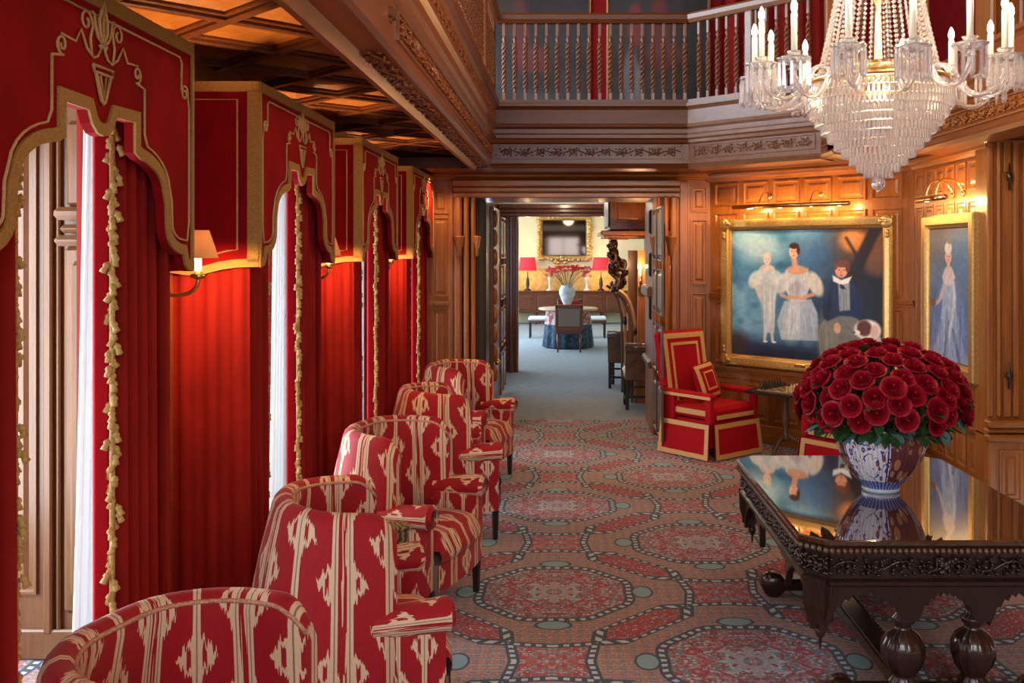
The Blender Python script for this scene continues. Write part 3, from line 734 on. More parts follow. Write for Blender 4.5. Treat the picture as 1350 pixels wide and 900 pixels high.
# local frame: x along the front (from the right-hand end towards the camera's left is +?), y = depth (front at y<0), z up
fe = off2(edge, .0)
front = MB(); front.prism(edge+[(.70, ZT), (-.70, ZT)], .03)
band = MB(); ribbon(band, edge, .036, -.008, .010); ribbon(band, [(-.70, ZT-.045), (.70, ZT-.045)], .045, -.008, .010)
ribbon(band, [(.70, 1.86), (.70, ZT-.04)], .018, -.008, .010); ribbon(band, [(-.682, 1.86), (-.682, ZT-.04)], .018, -.008, .010)
cord = MB()
def cordline(pts, r=.0042): cord.tube([(a_, -.004, b_) for a_, b_ in pts], r, 5)
for sg in (-1, 1):
    inner = [(.640, 1.92), (.585, 1.955), (.535, 2.03), (.520, 2.10), (.50, 2.17)] 
    low = [(sg*s_, z_) for s_, z_ in off2(half_edge[5:], .052)][1:]
    low = [(sg*.285, 2.415), (sg*.285, 2.27)]+[p for p in low if abs(p[0]) > .285 and abs(p[0]) < .655]
    cordline(low+[(sg*.658, 2.0), (sg*.658, 2.40), (sg*.645, 2.455)])
    cordline([(sg*a_, b_) for a_, b_ in spiral(.618, 2.455, .030, 1.4, 0)])
    cordline([(sg*.588, 2.50), (sg*.590, 2.56), (sg*.57, 2.575), (0, 2.575)])
    cordline([(sg*.588, 2.46), (sg*.588, 2.50)])
    # crest above the opening
    cordline([(sg*.285, 2.415), (sg*.225, 2.425)]); cordline([(sg*a_, b_) for a_, b_ in spiral(.232, 2.452, .028, 1.3, -PI/2)])
    cordline([(sg*a_, b_) for a_, b_ in [(.235, 2.48), (.16, 2.475), (.13, 2.515), (.095, 2.47), (.055, 2.45), (.03, 2.46), (.0, 2.50)]])
    cordline([(sg*.065, 2.452), (sg*.075, 2.50), (sg*.06, 2.54)]+[(sg*a_, b_) for a_, b_ in spiral(.098, 2.545, .034, 1.2, PI, -1)])
crest = MB()
def crestline(pts, r): crest.tube([(a_, -.006, b_) for a_, b_ in pts], r, 5)
crestline([(0, 2.50), (-.022, 2.53), (-.026, 2.565), (0, 2.625), (.026, 2.565), (.022, 2.53), (0, 2.50)], .006); crestline([(0, 2.51), (0, 2.60)], .005)
for sg in (-1, 1):
    crestline([(sg*.012, 2.50), (sg*.035, 2.515), (sg*.05, 2.545), (sg*.055, 2.575), (sg*.07, 2.578)], .005); crestline([(sg*.02, 2.495), (sg*.012, 2.485)], .006)
crestline([(-.062, 2.43), (.062, 2.43), (.055, 2.412), (-.055, 2.412), (-.062, 2.43)], .005); crestline([(-.045, 2.41), (-.012, 2.335), (0, 2.325), (.012, 2.335), (.045, 2.41)], .006); crestline([(-.018, 2.405), (0, 2.345), (.018, 2.405)], .004)
# return side of the pelmet, local x = distance from the front board (0.0) to the wall (0.40)
sedge = [(0, 1.828), (.10, 1.825), (.17, 1.815), (.24, 1.795), (.31, 1.790), (.38, 1.80), (.40, 1.803)]
side = MB(); side.prism(sedge+[(.40, ZT), (0, ZT)], .03)
sband = MB(); ribbon(sband, sedge, .036, -.008, .010); ribbon(sband, [(0, ZT-.045), (.40, ZT-.045)], .045, -.008, .010); ribbon(sband, [(.05, 1.85), (.05, ZT-.04)], .05, -.008, .010); 
scord = MB(); scord.tube([(a_, -.004, b_) for a_, b_ in [(.40, 1.872), (.31, 1.868), (.24, 1.872), (.14, 1.898), (.095, 1.903), (.095, 2.565), (.40, 2.565)]], .0042, 5)
fm, bm_, cm_, qm = front.mesh('front'), band.mesh('braid'), cord.mesh('cord'), crest.mesh('crest')
sm_, sb_, sc_ = side.mesh('side'), sband.mesh('braid'), scord.mesh('cord')
for me_, ma_ in ((fm, VELVET), (bm_, BRAID), (cm_, CORD), (qm, CORD), (sm_, VELVET), (sb_, BRAID), (sc_, CORD)): me_.materials.append(ma_)
NTH = ['nearest', 'second nearest', 'third nearest', 'farthest']
PX = -1.35
for k in range(4):
    yc = 2.87+2.18*k
    r_ = thing('pelmet', ['nearest and largest red velvet pelmet, cut off by the left edge of the picture', 'second red velvet pelmet, just behind the lit sconce', 'third red velvet pelmet from the front, above the middle armchairs', 'farthest red velvet pelmet, against the panelled end wall'][k], 'pelmet', (PX, yc, 1.80), 0, 'red pelmets along the left windows')
    # front faces +X: rotate so local -y -> +X  (rz = +90deg)
    fr_ = obj('front_board', fm, r_, (0, 0, -1.80), PI/2); obj('braid', bm_, fr_); obj('cord', cm_, fr_); obj('crest', qm, fr_)
    s1 = obj('side_board', sm_, r_, (-.0, -.70, -1.80), 0)   # nearer side, faces the camera; local x -> must run towards the wall
    s1.scale = (-1, 1, 1)
    obj('braid', sb_, s1); obj('cord', sc_, s1)
    s2 = obj('side_board', sm_, r_, (-.0, .70, -1.80), PI); obj('braid', sb_, s2); obj('cord', sc_, s2)
    MB().box(-.39, -.03, -.67, .67, .82, .84).build('top_board', VELVET, r_)

# ------------------------------------------------------------------ drapes, fringes, sheers
def sheet(mb, path, z0, z1, amp, waves, nu, nz=8, top_amp=None, th=.008, phase=0, sharp=1.0, flare=0):
    """pleated cloth along a plan path [(x,y)...] between z0 and z1, both faces"""
    P_ = [Vector((p[0], p[1])) for p in path]; seg = [(P_[i+1]-P_[i]).length for i in range(len(P_)-1)]; T = sum(seg)
    def at(s_):
        d = s_*T
        for i, l in enumerate(seg):
            if d <= l+1e-9 or i == len(seg)-1:
                a_, b_ = P_[i], P_[i+1]; t_ = (b_-a_).normalized(); return a_+t_*d, Vector((-t_.y, t_.x))
            d -= l
    ta = amp if top_amp is None else top_amp
    def fn(side_):
        def f(u, v):
            p, n_ = at(u); w_ = math.sin(u*waves*2*PI+phase+.5*math.sin(v*2.1)); w_ = math.copysign(abs(w_)**sharp, w_)
            a_ = lerp(amp, ta, v)*w_
            q = p+n_*(a_+side_)
            return (q.x, q.y, lerp(z0, z1, v))
        return f
    mb.grid(fn(th/2), nu, nz); g2 = MB(); g2.grid(fn(-th/2), nu, nz); g2.f = [f[::-1] for f in g2.f]; mb.merge(g2)
    return mb
tas = MB(); tas.lathe([(0, .0), (.003, -.002), (.004, -.005), (.010, -.009), (.0125, -.017), (.008, -.023), (.010, -.027), (.012, -.040), (.0, -.042)], 7)
TASME = tas.mesh('tassel'); TAS = plain('gold_tassel', (.46, .30, .085), .6, 0, .35, 120, .3); TASME.materials.append(TAS)
def fringe(par, x_, y_, z0, z1, individual, r__):
    f = MB(); f.tube([(x_, y_, z0), (x_, y_, z1)], .009, 5)
    fo = f.build('fringe', TAS, par)
    n = int((z1-z0)/.024); j = MB()
    for i in range(n):
        z_ = z0+.06+i*(z1-z0-.06)/n
        tx, ty = r__.uniform(-.010, .014), r__.uniform(-.012, .012); 
        if individual: obj('tassel', TASME, fo, (x_+tx, y_+ty, z_), (r__.uniform(-.4, .4), r__.uniform(-.5, .5), 0))
        else: j.merge(tas, TR(x_+tx, y_+ty, z_) @ Matrix.Rotation(r__.uniform(-.5, .5), 4, 'X'))
    if not individual: stuff(j.build('tassels', TAS, fo))
XD = -1.46
WORD = ['first', 'second', 'third', 'fourth']
for k in range(4):
    yl, yr = 2.17+2.18*k, 3.57+2.18*k
    rr = random.Random(30+k)
    tops = 2.60
    # left drape with its return to the wall
    a_ = thing('curtain', ['red drape at the left edge of the picture with dark gold tassels', 'red drape lit orange by the nearest sconce, left of the second window', 'red drape on the left side of the third window, behind the second armchair pair', 'red drape on the left side of the farthest window'][k], 'curtain', (XD, yl, 0), 0, 'red drapes')
    mb = MB(); sheet(mb, [(-.292, .035), (.05, .05)], .02, tops, .022, 3.0, 60, 8, .016, sharp=.55, phase=.6)
    mb.build('return_panel', DRAPE, a_)
    mb = MB(); sheet(mb, [(.04, .06), (.0, .12), (.0, .42)], .02, tops, .036, 4.0, 64, 8, .026)
    mb.build('cloth', DRAPE, a_)
    fringe(a_, .012, .425, .05, 2.45, k == 0, rr)
    # right drape
    b_ = thing('curtain', ['dark red drape with a broad gold tassel fringe at the right of the nearest window', 'dark red drape right of the second window, in front of the third pelmet', 'dark red drape right of the third window with a thin tassel fringe', 'dark red drape right of the farthest window by the end wall'][k], 'curtain', (XD, yr, 0), 0, 'red drapes')
    mb = MB(); sheet(mb, [(.0, -.415), (.0, -.10), (.05, -.05)], .02, tops, .040, 5.0, 72, 8, .028)
    mb.build('cloth', DRAPE, b_)
    mb = MB(); sheet(mb, [(.05, -.05), (-.285, -.05)], .02, tops, .016, 2.5, 30, 6, .012); mb.build('return_panel', DRAPE, b_)
    mb = MB(); sheet(mb, [(-.055, -.37), (-.04, -.435), (.0, -.42)], .02, tops, .002, 1, 6, 4); mb.build('lining', LINING, b_)
    fringe(b_, .018, -.43, .05, 2.45, k == 0, rr)
    # white sheer gathered beside the right drape
    c_ = MB()
    P0 = -.36
    def sf(side_):
        def f(u, v):
            y_ = lerp(lerp(-.385, -.235, v**.7), -.02, u); x_ = -.16+.016*math.sin(u*5.2*2*PI+.6*v)+side_
            return (x_, y_, lerp(.03, 2.6, v))
        return f
    c_.grid(sf(.002), 44, 8); g2 = MB(); g2.grid(sf(-.002), 44, 8); g2.f = [q[::-1] for q in g2.f]; c_.merge(g2)
    s_ = c_.build('sheer_curtain', SHEER, None, (XD, yr, 0))
    tag(s_, ['white sheer curtain hanging in the nearest window gap', 'bright white sheer curtain showing in the gap of the second window', 'white sheer curtain in the narrow gap of the third window', 'white sheer curtain in the slit of the farthest window'][k], 'curtain', 'white sheers')

# ------------------------------------------------------------------ wall sconces between the pelmets
SHADE_T = NT('sconce_shade'); t = SHADE_T
t.set(col=(.72, .48, .20), rough=.8)
tl = t.n('ShaderNodeBsdfTranslucent', {0: (.8, .50, .20)}); ms = t.n('ShaderNodeMixShader', {0: .22})
t.t.links.new(t.b.outputs[0], ms.inputs[1]); t.t.links.new(tl.outputs[0], ms.inputs[2]); t.t.links.new(ms.outputs[0], t.out.inputs[0]); SHADE = t.mat
for k in range(4):
    y_ = 3.96+2.18*k; 
    if k == 3: break
    r_ = thing('wall_sconce', ['brass wall sconce with a pleated gold shade between the first two pelmets', 'brass wall sconce half hidden between the second and third pelmets', 'brass wall sconce tucked between the third and fourth pelmets'][k], 'sconce', (-1.75, y_, 1.66), 0, 'brass sconces between the windows')
    r_.scale = (.92, .82, .93)
    MB().ellipsoid((.012, 0, .06), (.014, .045, .10), 12, 8).build('back_plate', BRASS, r_)
    MB().tube(bez([(.02, 0, .10), (.10, 0, .075), (.19, 0, .065), (.26, 0, .075), (.295, 0, .105), (.30, 0, .15)], 6), .009, 8).ellipsoid((.07, 0, .10), (.018, .014, .02), 8, 6).build('arm', BRASS, r_)
    MB().lathe([(0, .13), (.03, .14), (.032, .155), (.014, .16), (.014, .17), (.0, .17)], 12, (.30, 0, 0)).build('drip_pan', BRASS, r_)
    MB().lathe([(.016, .17), (.016, .245), (0, .25)], 10, (.30, 0, 0)).build('candle', emis('lit_candle_tube', (1, .85, .55), 3.0) if k == 0 else bpy.data.materials['lit_candle_tube'], r_)
    sh = MB(); sh.lathe([(.085, .225), (.046, .345)], 40, (.30, 0, 0), 20, .025, cap=False); sh.lathe([(.0835, .225), (.0445, .345)], 40, (.30, 0, 0), 20, .025, cap=False)
    sh.build('shade', SHADE, r_)
    MB().lathe([(0, .255), (.012, .27), (.015, .285), (.008, .305), (0, .315)], 10, (.30, 0, 0)).build('bulb', FLAME, r_)
    lamp('POINT', (-1.474, y_, 1.66+.27), 2.2, WARM, .02, name='sconce_light'); lamp('SPOT', (-1.474, y_, 1.66+.33), 45, WARM, .02, (PI, 0, 0), name='sconce_light', spot=1.2); lamp('SPOT', (-1.474, y_+.02, 1.66+.195), 21, (1, .56, .22), .02, (.62, 0, 0), name='sconce_light', spot=2.5)

# ------------------------------------------------------------------ ikat tub armchairs
def make_armchair():
    root = thing('tub_armchair', 'x', 'armchair', (0, 0, 0))
    W, XB, XF = .335, -.275, .17     # half width, back, wing front (centre line of the shell)
    rad = .30
    # plan path (centre line), from right wing front (y=-W) round the back to the left wing front
    path = [(XF, -W)]
    path += [(lerp(XF, XB+rad, i/10), -W) for i in range(1, 10)]
    path += [(XB+rad+rad*math.cos(a_), -W+rad+rad*math.sin(a_)) for a_ in [lerp(-PI/2, -PI, i/10) for i in range(11)]]
    path += [(XB, lerp(-W+rad, W-rad, i/4)) for i in range(1, 4)]
    path += [(x_, -y_) for x_, y_ in path[:21][::-1]]
    n = len(path); ss = [0]
    for i in range(n-1): ss.append(ss[-1]+math.hypot(path[i+1][0]-path[i][0], path[i+1][1]-path[i][1]))
    T = ss[-1]
    HT = .98; th = .042
    def ring(i):
        a_ = Vector(path[max(i-1, 0)]); b_ = Vector(path[min(i+1, n-1)]); t_ = (b_-a_).normalized(); nrm = Vector((t_.y, -t_.x))  # outward
        s_ = ss[i]; e_ = min(s_, T-s_)
        top = HT - .07*max(0, 1-e_/.10)**2.2 - .02*max(0, 1-e_/.45) - .012*math.sin(s_/T*PI)**8*0
        thk = th*min(1, .55+.45*(e_/.05))
        back = math.sin(PI*s_/T)**2
        def out_off(z): return (z-.62)*(.05+.15*back)          # leans outwards as it rises
        P_ = Vector(path[i]); pts = []; prof = []
        for z in (.20, .34, .48, .62, .76, top-.05): prof.append((thk, z))
        for a2 in (30, 60, 90, 120, 150): prof.append((thk*math.cos(math.radians(a2)), top-.05+.05*math.sin(math.radians(a2))))
        for z in (top-.05, .76, .62, .48, .36): prof.append((-thk-.010*(1 if z < .9 else 0), z))
        for o_, z in prof:
            q = P_+nrm*(o_+out_off(z)); pts.append((q.x, q.y, z))
        vv = [0]
        for a2 in range(1, len(pts)): vv.append(vv[-1]+(Vector(pts[a2])-Vector(pts[a2-1])).length)
        return pts, [(s_-T/2, v_) for v_ in vv]
    mb = MB(); rings = [ring(i) for i in range(n)]; m_ = len(rings[0][0])
    vs = [p for r_ in rings for p in r_[0]]; uvs = [q for r_ in rings for q in r_[1]]
    fs = [(i*m_+j, i*m_+j+1, (i+1)*m_+j+1, (i+1)*m_+j) for i in range(n-1) for j in range(m_-1)]
    mb.add(vs, fs, True, uvs)
    for e_, rv in ((0, False), (n-1, True)):
        q = rings[e_][0]; ids = list(range(m_)); c_ = [tuple(ids if rv else ids[::-1])]
        mb.add(q, c_, False, [(a2[1]*.9, a2[2]) for a2 in q])
    sh = mb.build('back', IKAT, root)
    pp = MB()
    for i0 in (0,):
        pp.tube([rings[i][0][6] for i in range(n)], .0065, 5)
    pp.build('piping', plain('gold_nailed_piping', (.50, .26, .16), .6, 0, .5, 160, .4), sh)
    # arms: a rolled top and an upholstered side below it
    for sg in (-1, 1):
        a_ = MB(); yc = sg*.355; zc = .575
        def arm_f(u, v):
            x_ = lerp(.08, .355, u); ang = lerp(-.75*PI, 1.25*PI, v); r_ = .074*(.80+.20*u)
            return (x_, sg*(.340+.012*u + r_*1.05*math.cos(ang)), zc+.012*u+r_*math.sin(ang)*.85)
        a_.grid(arm_f, 8, 14, lambda u, v: (v*.45, u*.40))
        fc = [arm_f(1, j/14) for j in range(14)]; a_.add([(p[0]+.018, lerp(p[1], sg*.352, .35), lerp(p[2], zc+.012, .35)) for p in fc]+fc, [(j, (j+1) % 14, 14+(j+1) % 14, 14+j) for j in range(14)]+[tuple(range(14))], True, [(p[1], p[2]) for p in fc]*2)
        def side_f(u, v):  # closed box-like side under the roll, v round the section
            x_ = lerp(.08, .34, u); q = [(.378, .20), (.388, .40), (.385, .58), (.30, .58), (.29, .40), (.29, .20)]
            k_ = v*(len(q)-1); i_ = min(int(k_), len(q)-2); p = (lerp(q[i_][0], q[i_+1][0], k_-i_), lerp(q[i_][1], q[i_+1][1], k_-i_))
            return (x_, sg*(p[0]-.012*(1-u)), p[1])
        a_.grid(side_f, 4, 10, lambda u, v: (u*.37+.05, v*1.0), smooth=False)
        e = [side_f(1, j/10) for j in range(11)]; a_.add(e, [tuple(range(11))], False, [(p[1]*1.0, p[2]) for p in e])
        a_.build('arm', IKAT, root)
    def cushion(u, v):
        # rounded slab: u round in y, v along x then over the front
        w_ = .285; y_ = lerp(-w_, w_, u); x_ = lerp(-.21, .37, v)
        ey = max(0, 1-abs(2*u-1)**6)**.5; ex = max(0, 1-(abs(2*v-1))**7)**.5
        return (x_+.03*v*(1-(2*u-1)**2), y_, .40+.085*ey*ex+.015*math.sin(PI*u)*math.sin(PI*v))
    s_ = MB(); s_.grid(cushion, 16, 18, lambda u, v: (u*.57-.285, v*.75))
    fr = lambda u, v: (lambda p: (p[0]+.012*math.sin(PI*v), p[1], lerp(.40, .335, v)))(cushion(u, 1.0))
    s_.grid(fr, 16, 4, lambda u, v: (u*.57-.285, .75+v*.08)); s_.build('seat_cushion', IKAT, root)
    b_ = MB()
    def rail(u, v): return (.372+.03*(1-(2*u-1)**2), lerp(-.30, .30, u), lerp(.335, .205, v))
    b_.grid(rail, 12, 4, lambda u, v: (u*.60-.30, .84+v*.14)); b_.box(-.17, .365, -.30, .30, .20, .335)
    b_.build('seat_rail', IKAT, root)
    for x_, y_ in ((.33, -.32), (.33, .32), (-.14, -.23), (-.14, .23)):
        l = MB(); l.lathe([(.020, 0), (.028, .19), (.028, .21)], 4, mat=rotz(PI/4), smooth=False); l.build('leg', BLACKW, root, (x_, y_, 0))
    return root
ch0 = make_armchair()
CH = [(-.955, 2.43, -.31, 'red and cream ikat armchair nearest the camera, cut off by the bottom edge'),
      (-.865, 3.80, .30, 'ikat armchair seen from behind, back turned to the camera, second from the front'),
      (-.90, 5.28, -.28, 'ikat armchair third from the front, its striped seat facing the gilt box'),
      (-.87, 6.70, .30, 'ikat armchair fourth from the front with a pale lit rim, back to the camera'),
      (-.875, 8.16, -.28, 'farthest ikat armchair, beside the doorway end of the row')]
for i, (x_, y_, a_, lb) in enumerate(CH):
    if i == 0: ch0.location = (x_, y_, 0); ch0.rotation_euler.z = a_; ch0['label'] = lb; ch0['group'] = 'ikat armchairs along the windows'
    else: dup(ch0, (x_, y_, 0), a_, lb, 'ikat armchairs along the windows')

# small side table with a gilt box between the second and third armchair, red stool behind
r_ = thing('side_table', 'small dark side table between the second and third armchair', 'table', (-.85, 4.50, 0))
MB().lathe([(0, .485), (.165, .485), (.18, .495), (.18, .51), (.17, .52), (0, .52)], 24).build('table_top', BLACKW, r_)
MB().lathe([(.0, .0), (.09, .0), (.10, .02), (.05, .05), (.022, .09), (.02, .25), (.032, .30), (.018, .36), (.03, .47), (.06, .487), (0, .487)], 14).build('pedestal', BLACKW, r_)
t = NT('gilt_pattern'); wv = t.n('ShaderNodeTexWave', {'Vector': t.coord('Object', (1, 1, 1)), 'Scale': 9, 'Distortion': 16, 'Detail': 3}).outputs[0]
t.set(col=t.ramp(wv, [(.3, (.05, .035, .015)), (.75, (.30, .21, .085))]), rough=.4); GILTP = t.mat
b_ = thing('gilt_box', 'black and gilt patterned box standing on the side table between armchairs', 'box', (-.80, 4.47, .52), .35)
MB().box(-.085, .085, -.05, .05, .012, .115, .006).build('body', GILTP, b_); MB().box(-.095, .095, -.06, .06, 0, .014, .004).build('base', BLACKW, b_); MB().box(-.092, .092, -.056, .056, .115, .135, .006).build('lid', GILTP, b_)
r_ = thing('footstool', 'small round red stool with dark legs half hidden behind the second armchair', 'stool', (-1.185, 4.62, 0))
MB().lathe([(0, .36), (.17, .36), (.195, .40), (.195, .46), (.15, .505), (0, .515)], 24).build('seat', LINING, r_)
for k in range(4): MB().tube([(.15*math.cos(k*PI/2+.8), .15*math.sin(k*PI/2+.8), 0), (.13*math.cos(k*PI/2+.8), .13*math.sin(k*PI/2+.8), .37)], [.014, .022], 8).build('leg', BLACKW, r_)
# ------------------------------------------------------------------ carved centre table
TX, TY = 1.525, 4.765
HX, HY, CH_ = .567, .818, .10
tb = thing('centre_table', 'dark carved oak table with a mirror polished top holding the rose bowl', 'table', (TX, TY, 0))
oct_ = lambda i: [(-HX+i, -HY+CH_+i*.41), (-HX+CH_+i*.41, -HY+i), (HX-CH_-i*.41, -HY+i), (HX-i, -HY+CH_+i*.41), (HX-i, HY-CH_-i*.41), (HX-CH_-i*.41, HY-i), (-HX+CH_+i*.41, HY-i), (-HX+i, HY-CH_-i*.41)]
def octprism(mb, rings):   # rings: list of (inset, z)
    vs = []
    for ins, z in rings: vs += [(x_, y_, z) for x_, y_ in oct_(ins)]
    fs = [(8*i+k, 8*i+(k+1) % 8, 8*i+8+(k+1) % 8, 8*i+8+k) for i in range(len(rings)-1) for k in range(8)]
    fs += [tuple(range(8))[::-1], tuple(range(8*(len(rings)-1), 8*len(rings)))]
    return mb.add(vs, fs)
octprism(MB(), [(.0, .715), (-.004, .72), (-.004, .735), (.004, .74)]).build('table_top', TOPW, tb)
octprism(MB(), [(.014, .685), (.004, .69), (.002, .708), (.008, .715)]).build('rope_moulding', DARKW, tb)
oc = oct_(-.002)
rp = MB()
for k in range(8):
    a_, b_ = Vector(oc[k]), Vector(oc[(k+1) % 8]); n_ = int((b_-a_).length/.024)
    for i in range(n_):
        p = a_.lerp(b_, (i+.5)/n_); d_ = (b_-a_).normalized()
        rp.ellipsoid((p.x, p.y, .697), (.0125 if abs(d_.x) > .5 else .010, .0125 if abs(d_.y) > .5 else .010, .012), 6, 4)
stuff(rp.build('bead_edge', plain('carved_edge_oak', (.12, .062, .032), .3, 0, .3, 40, 0, coat=.4), tb))
CARVEW = plain('carved_dark_oak', (.030, .012, .007), .26, 0, .4, 30, .1, coat=.45)
octprism(MB(), [(.035, .575), (.035, .685)]).build('apron', DARKW, tb)
octprism(MB(), [(.025, .545), (.012, .555), (.012, .568), (.028, .578)]).build('apron_moulding', DARKW, tb)
oa = oct_(.035)
for k in range(8):
    a_, b_ = Vector(oa[k]), Vector(oa[(k+1) % 8]); L = (b_-a_).length
    cv = MB(); carve(cv, L-.02, .095, .028, .105, k+3); ang = math.atan2((b_-a_).y, (b_-a_).x)
    if L > .5:
        for q in range(14):
            rr = random.Random(q); cv.ellipsoid((L/2+rr.uniform(-.04, .04), -.012, .048+rr.uniform(-.032, .032)), (.013, .016, .013), 6, 4)
    cv.build('apron_carving', CARVEW, tb, (a_.x+.01*math.cos(ang), a_.y+.01*math.sin(ang), .582), ang)
def scallop(xs0, xs1, ztop, zlow, n=9):
    """arch outline with a cusped edge between two posts"""
    pts = []
    for i in range(n+1):
        t_ = i/n; x_ = lerp(xs0, xs1, t_); z_ = zlow+(ztop-zlow)*math.sin(PI*t_)**.55
        pts.append((x_, z_))
        if i < n:
            t2 = (i+.5)/n; z2 = zlow+(ztop-zlow)*math.sin(PI*t2)**.55; pts.append((lerp(xs0, xs1, t2), z2-.018))
    return pts
def arcade(mb, xs, th_, zt=.55, ztop=.52, zlow=.40, post=.035, endlow=.36):
    """row of bracket arches along x, built in the x-z plane"""
    x0, x1 = xs[0], xs[-1]
    poly = [(x1, zt), (x0, zt), (x0, endlow)]
    poly.append((x0+post, endlow))
    cen = [x0+post]+[c for c in xs[1:-1] for c in (c-post*.8, c+post*.8)]+[x1-post]
    for i in range(0, len(cen), 2):
        lo = endlow+.02 if i == 0 else zlow; lo2 = endlow+.02 if i == len(cen)-2 else zlow
        sc_ = scallop(cen[i], cen[i+1], ztop, min(lo, lo2))
        if i > 0: poly.append((cen[i], zlow))
        poly += sc_
        poly.append((cen[i+1], zlow if i < len(cen)-2 else endlow))
    poly.append((x1, endlow))
    mb.prism(poly, th_); return mb
for sg in (-1, 1):
    yy = sg*(HY-.055)
    arcade(MB(), [-HX+.07, -.125, .165, HX-.07], .03).build('arched_bracket', DARKW, tb, (0, yy-.015, 0))
    for bx in (-.125, .165):
        yb_ = sg*(HY-.14)
        MB().box(bx-.05, bx+.05, yb_-.03, yb_+.03, .47, .575, .012).box(bx-.10, bx+.10, yb_-.02, yb_+.02, .53, .575, .01).build('baluster_head', DARKW, tb)
        MB().lathe([(.0, .10), (.06, .10), (.062, .125), (.045, .14), (.05, .155), (.075, .19), (.088, .235), (.086, .275), (.066, .315), (.036, .335), (.030, .35), (.045, .365), (.045, .385), (.028, .40), (.032, .45), (.05, .47), (0, .47)], 48, (bx, yb_, 0), 12, .045).build('baluster', CARVEW, tb)
    yb_ = sg*(HY-.14)
    MB().box(-.36, .40, yb_-.055, yb_+.055, .035, .10, .015).build('foot_beam', DARKW, tb)
    for ex in (-.36, .40):
        s_ = -1 if ex < 0 else 1
        MB().lathe([(0, -.06), (.045, -.06), (.066, -.045), (.066, .045), (.045, .06), (0, .06)], 18, mat=TR(ex+.02*s_, yb_, .067) @ Matrix.Rotation(PI/2, 4, 'X')).build('scroll_foot', CARVEW, tb)
for sx in (-1, 1):
    ar = arcade(MB(), [-HY+.07, -.26, .26, HY-.07], .03, ztop=.535, zlow=.50); 
    ar.build('arched_bracket', DARKW, tb, (sx*(HX-.055)+.015*1, 0, 0), PI/2)
for cx, cy in ((-1, -1), (1, -1), (1, 1), (-1, 1)):
    px_, py_ = cx*(HX-.085), cy*(HY-.085)
    MB().lathe([(.075, .575), (.070, .46), (.055, .41), (.056, .385), (.0, .378)], 4, (px_, py_, 0), mat=None, smooth=False).build('corner_drop', DARKW, tb)
    MB().lathe([(0, .27), (.004, .275), (.006, .315), (.018, .328), (.022, .345), (.016, .362), (.010, .37), (.018, .38), (0, .38)], 12, (px_, py_, 0)).build('finial', CARVEW, tb)
MB().box(-.19, -.055, -HY+.14, HY-.14, .10, .145, .018).box(-.17, -.075, -HY+.16, HY-.16, .145, .16, .006).build('stretcher', DARKW, tb)
lv = MB()
for i in range(26): lv.ellipsoid((-.05, -HY+.34+i*.04, .125), (.010, .014, .014), 6, 4)
stuff(lv.build('stretcher_carving', CARVEW, tb))

# ------------------------------------------------------------------ patterned rose bowl
t = NT('blue_and_red_porcelain')
uvn = t.n('ShaderNodeUVMap'); sp = t.n('ShaderNodeSeparateXYZ', {0: uvn.outputs[0]}); u, v = sp.outputs[0], sp.outputs[1]
white = (.74, .72, .74)
cbn = t.n('ShaderNodeCombineXYZ', {0: t.m('MULTIPLY', u, 13.0), 1: t.m('MULTIPLY', v, 4.6)})
nz = t.noise(cbn.outputs[0], 2.0, 3, .55, .8)
vo = t.n('ShaderNodeTexVoronoi', {'Vector': cbn.outputs[0], 'Scale': 2.6}); vd = vo.outputs['Distance']; vc = t.n('ShaderNodeSeparateColor', {0: vo.outputs['Color']})
c = t.mix(t.m('LESS_THAN', vd, .27), white, t.ramp(vc.outputs[0], [(.0, (.32, .055, .025)), (.45, (.36, .09, .04)), (.55, (.03, .05, .22)), (.9, (.04, .06, .26))]))
c = t.mix(t.m('LESS_THAN', vd, .12), c, (.60, .40, .22))
c = t.mix(t.m('LESS_THAN', t.m('ABSOLUTE', t.m('SUBTRACT', nz, .5)), .022), c, (.05, .06, .22))
# broad alternating panels: pale ones and rust-gold ones
pan = t.m('SINE', t.m('MULTIPLY', u, 2*PI*3)); pc = t.m('LESS_THAN', pan, -.15)
rust = t.mix(t.m('LESS_THAN', vd, .46), (.13, .035, .03), t.ramp(vc.outputs[1], [(.0, (.42, .12, .04)), (.4, (.48, .26, .12)), (.62, (.04, .05, .16)), (.85, (.58, .52, .46))]))
c = t.mix(pc, c, rust)
fl = t.m('GREATER_THAN', t.m('SINE', t.m('MULTIPLY', u, 2*PI*56)), .55)
c = t.mix(t.m('MULTIPLY', fl, .22), c, (.10, .10, .3))
c = t.mix(t.m('LESS_THAN', t.m('ABSOLUTE', pan), .06), c, (.04, .06, .25))
low = t.m('LESS_THAN', v, .30); lowc = t.mix(t.m('GREATER_THAN', t.m('SINE', t.m('MULTIPLY', u, 2*PI*40)), .2), (.05, .08, .30), (.25, .28, .5))
c = t.mix(low, c, lowc); c = t.mix(t.m('LESS_THAN', v, .13), c, (.55, .62, .68))
t.set(col=c, rough=.12, spec=.6, coat=.6, crough=.05); PORC = t.mat
vs_ = thing('rose_bowl', 'fluted blue, white and rust porcelain bowl holding the red roses', 'vase', (1.53, 4.78, .74), math.radians(202))
prof = [(.085, .0), (.090, .010), (.088, .022), (.092, .034), (.115, .055), (.150, .10), (.185, .155), (.207, .215), (.213, .255), (.205, .29), (.190, .305), (.200, .315), (.212, .318), (.205, .310), (.185, .29)]
MB().lathe(prof, 96, (0, 0, 0), 24, .012, uv=True).build('bowl', PORC, vs_)
MB().lathe([(0, .005), (.08, .005), (.18, .27), (0, .275)], 20).build('foliage_base', plain('dark_foliage_base', (.012, .022, .010), .9), vs_)

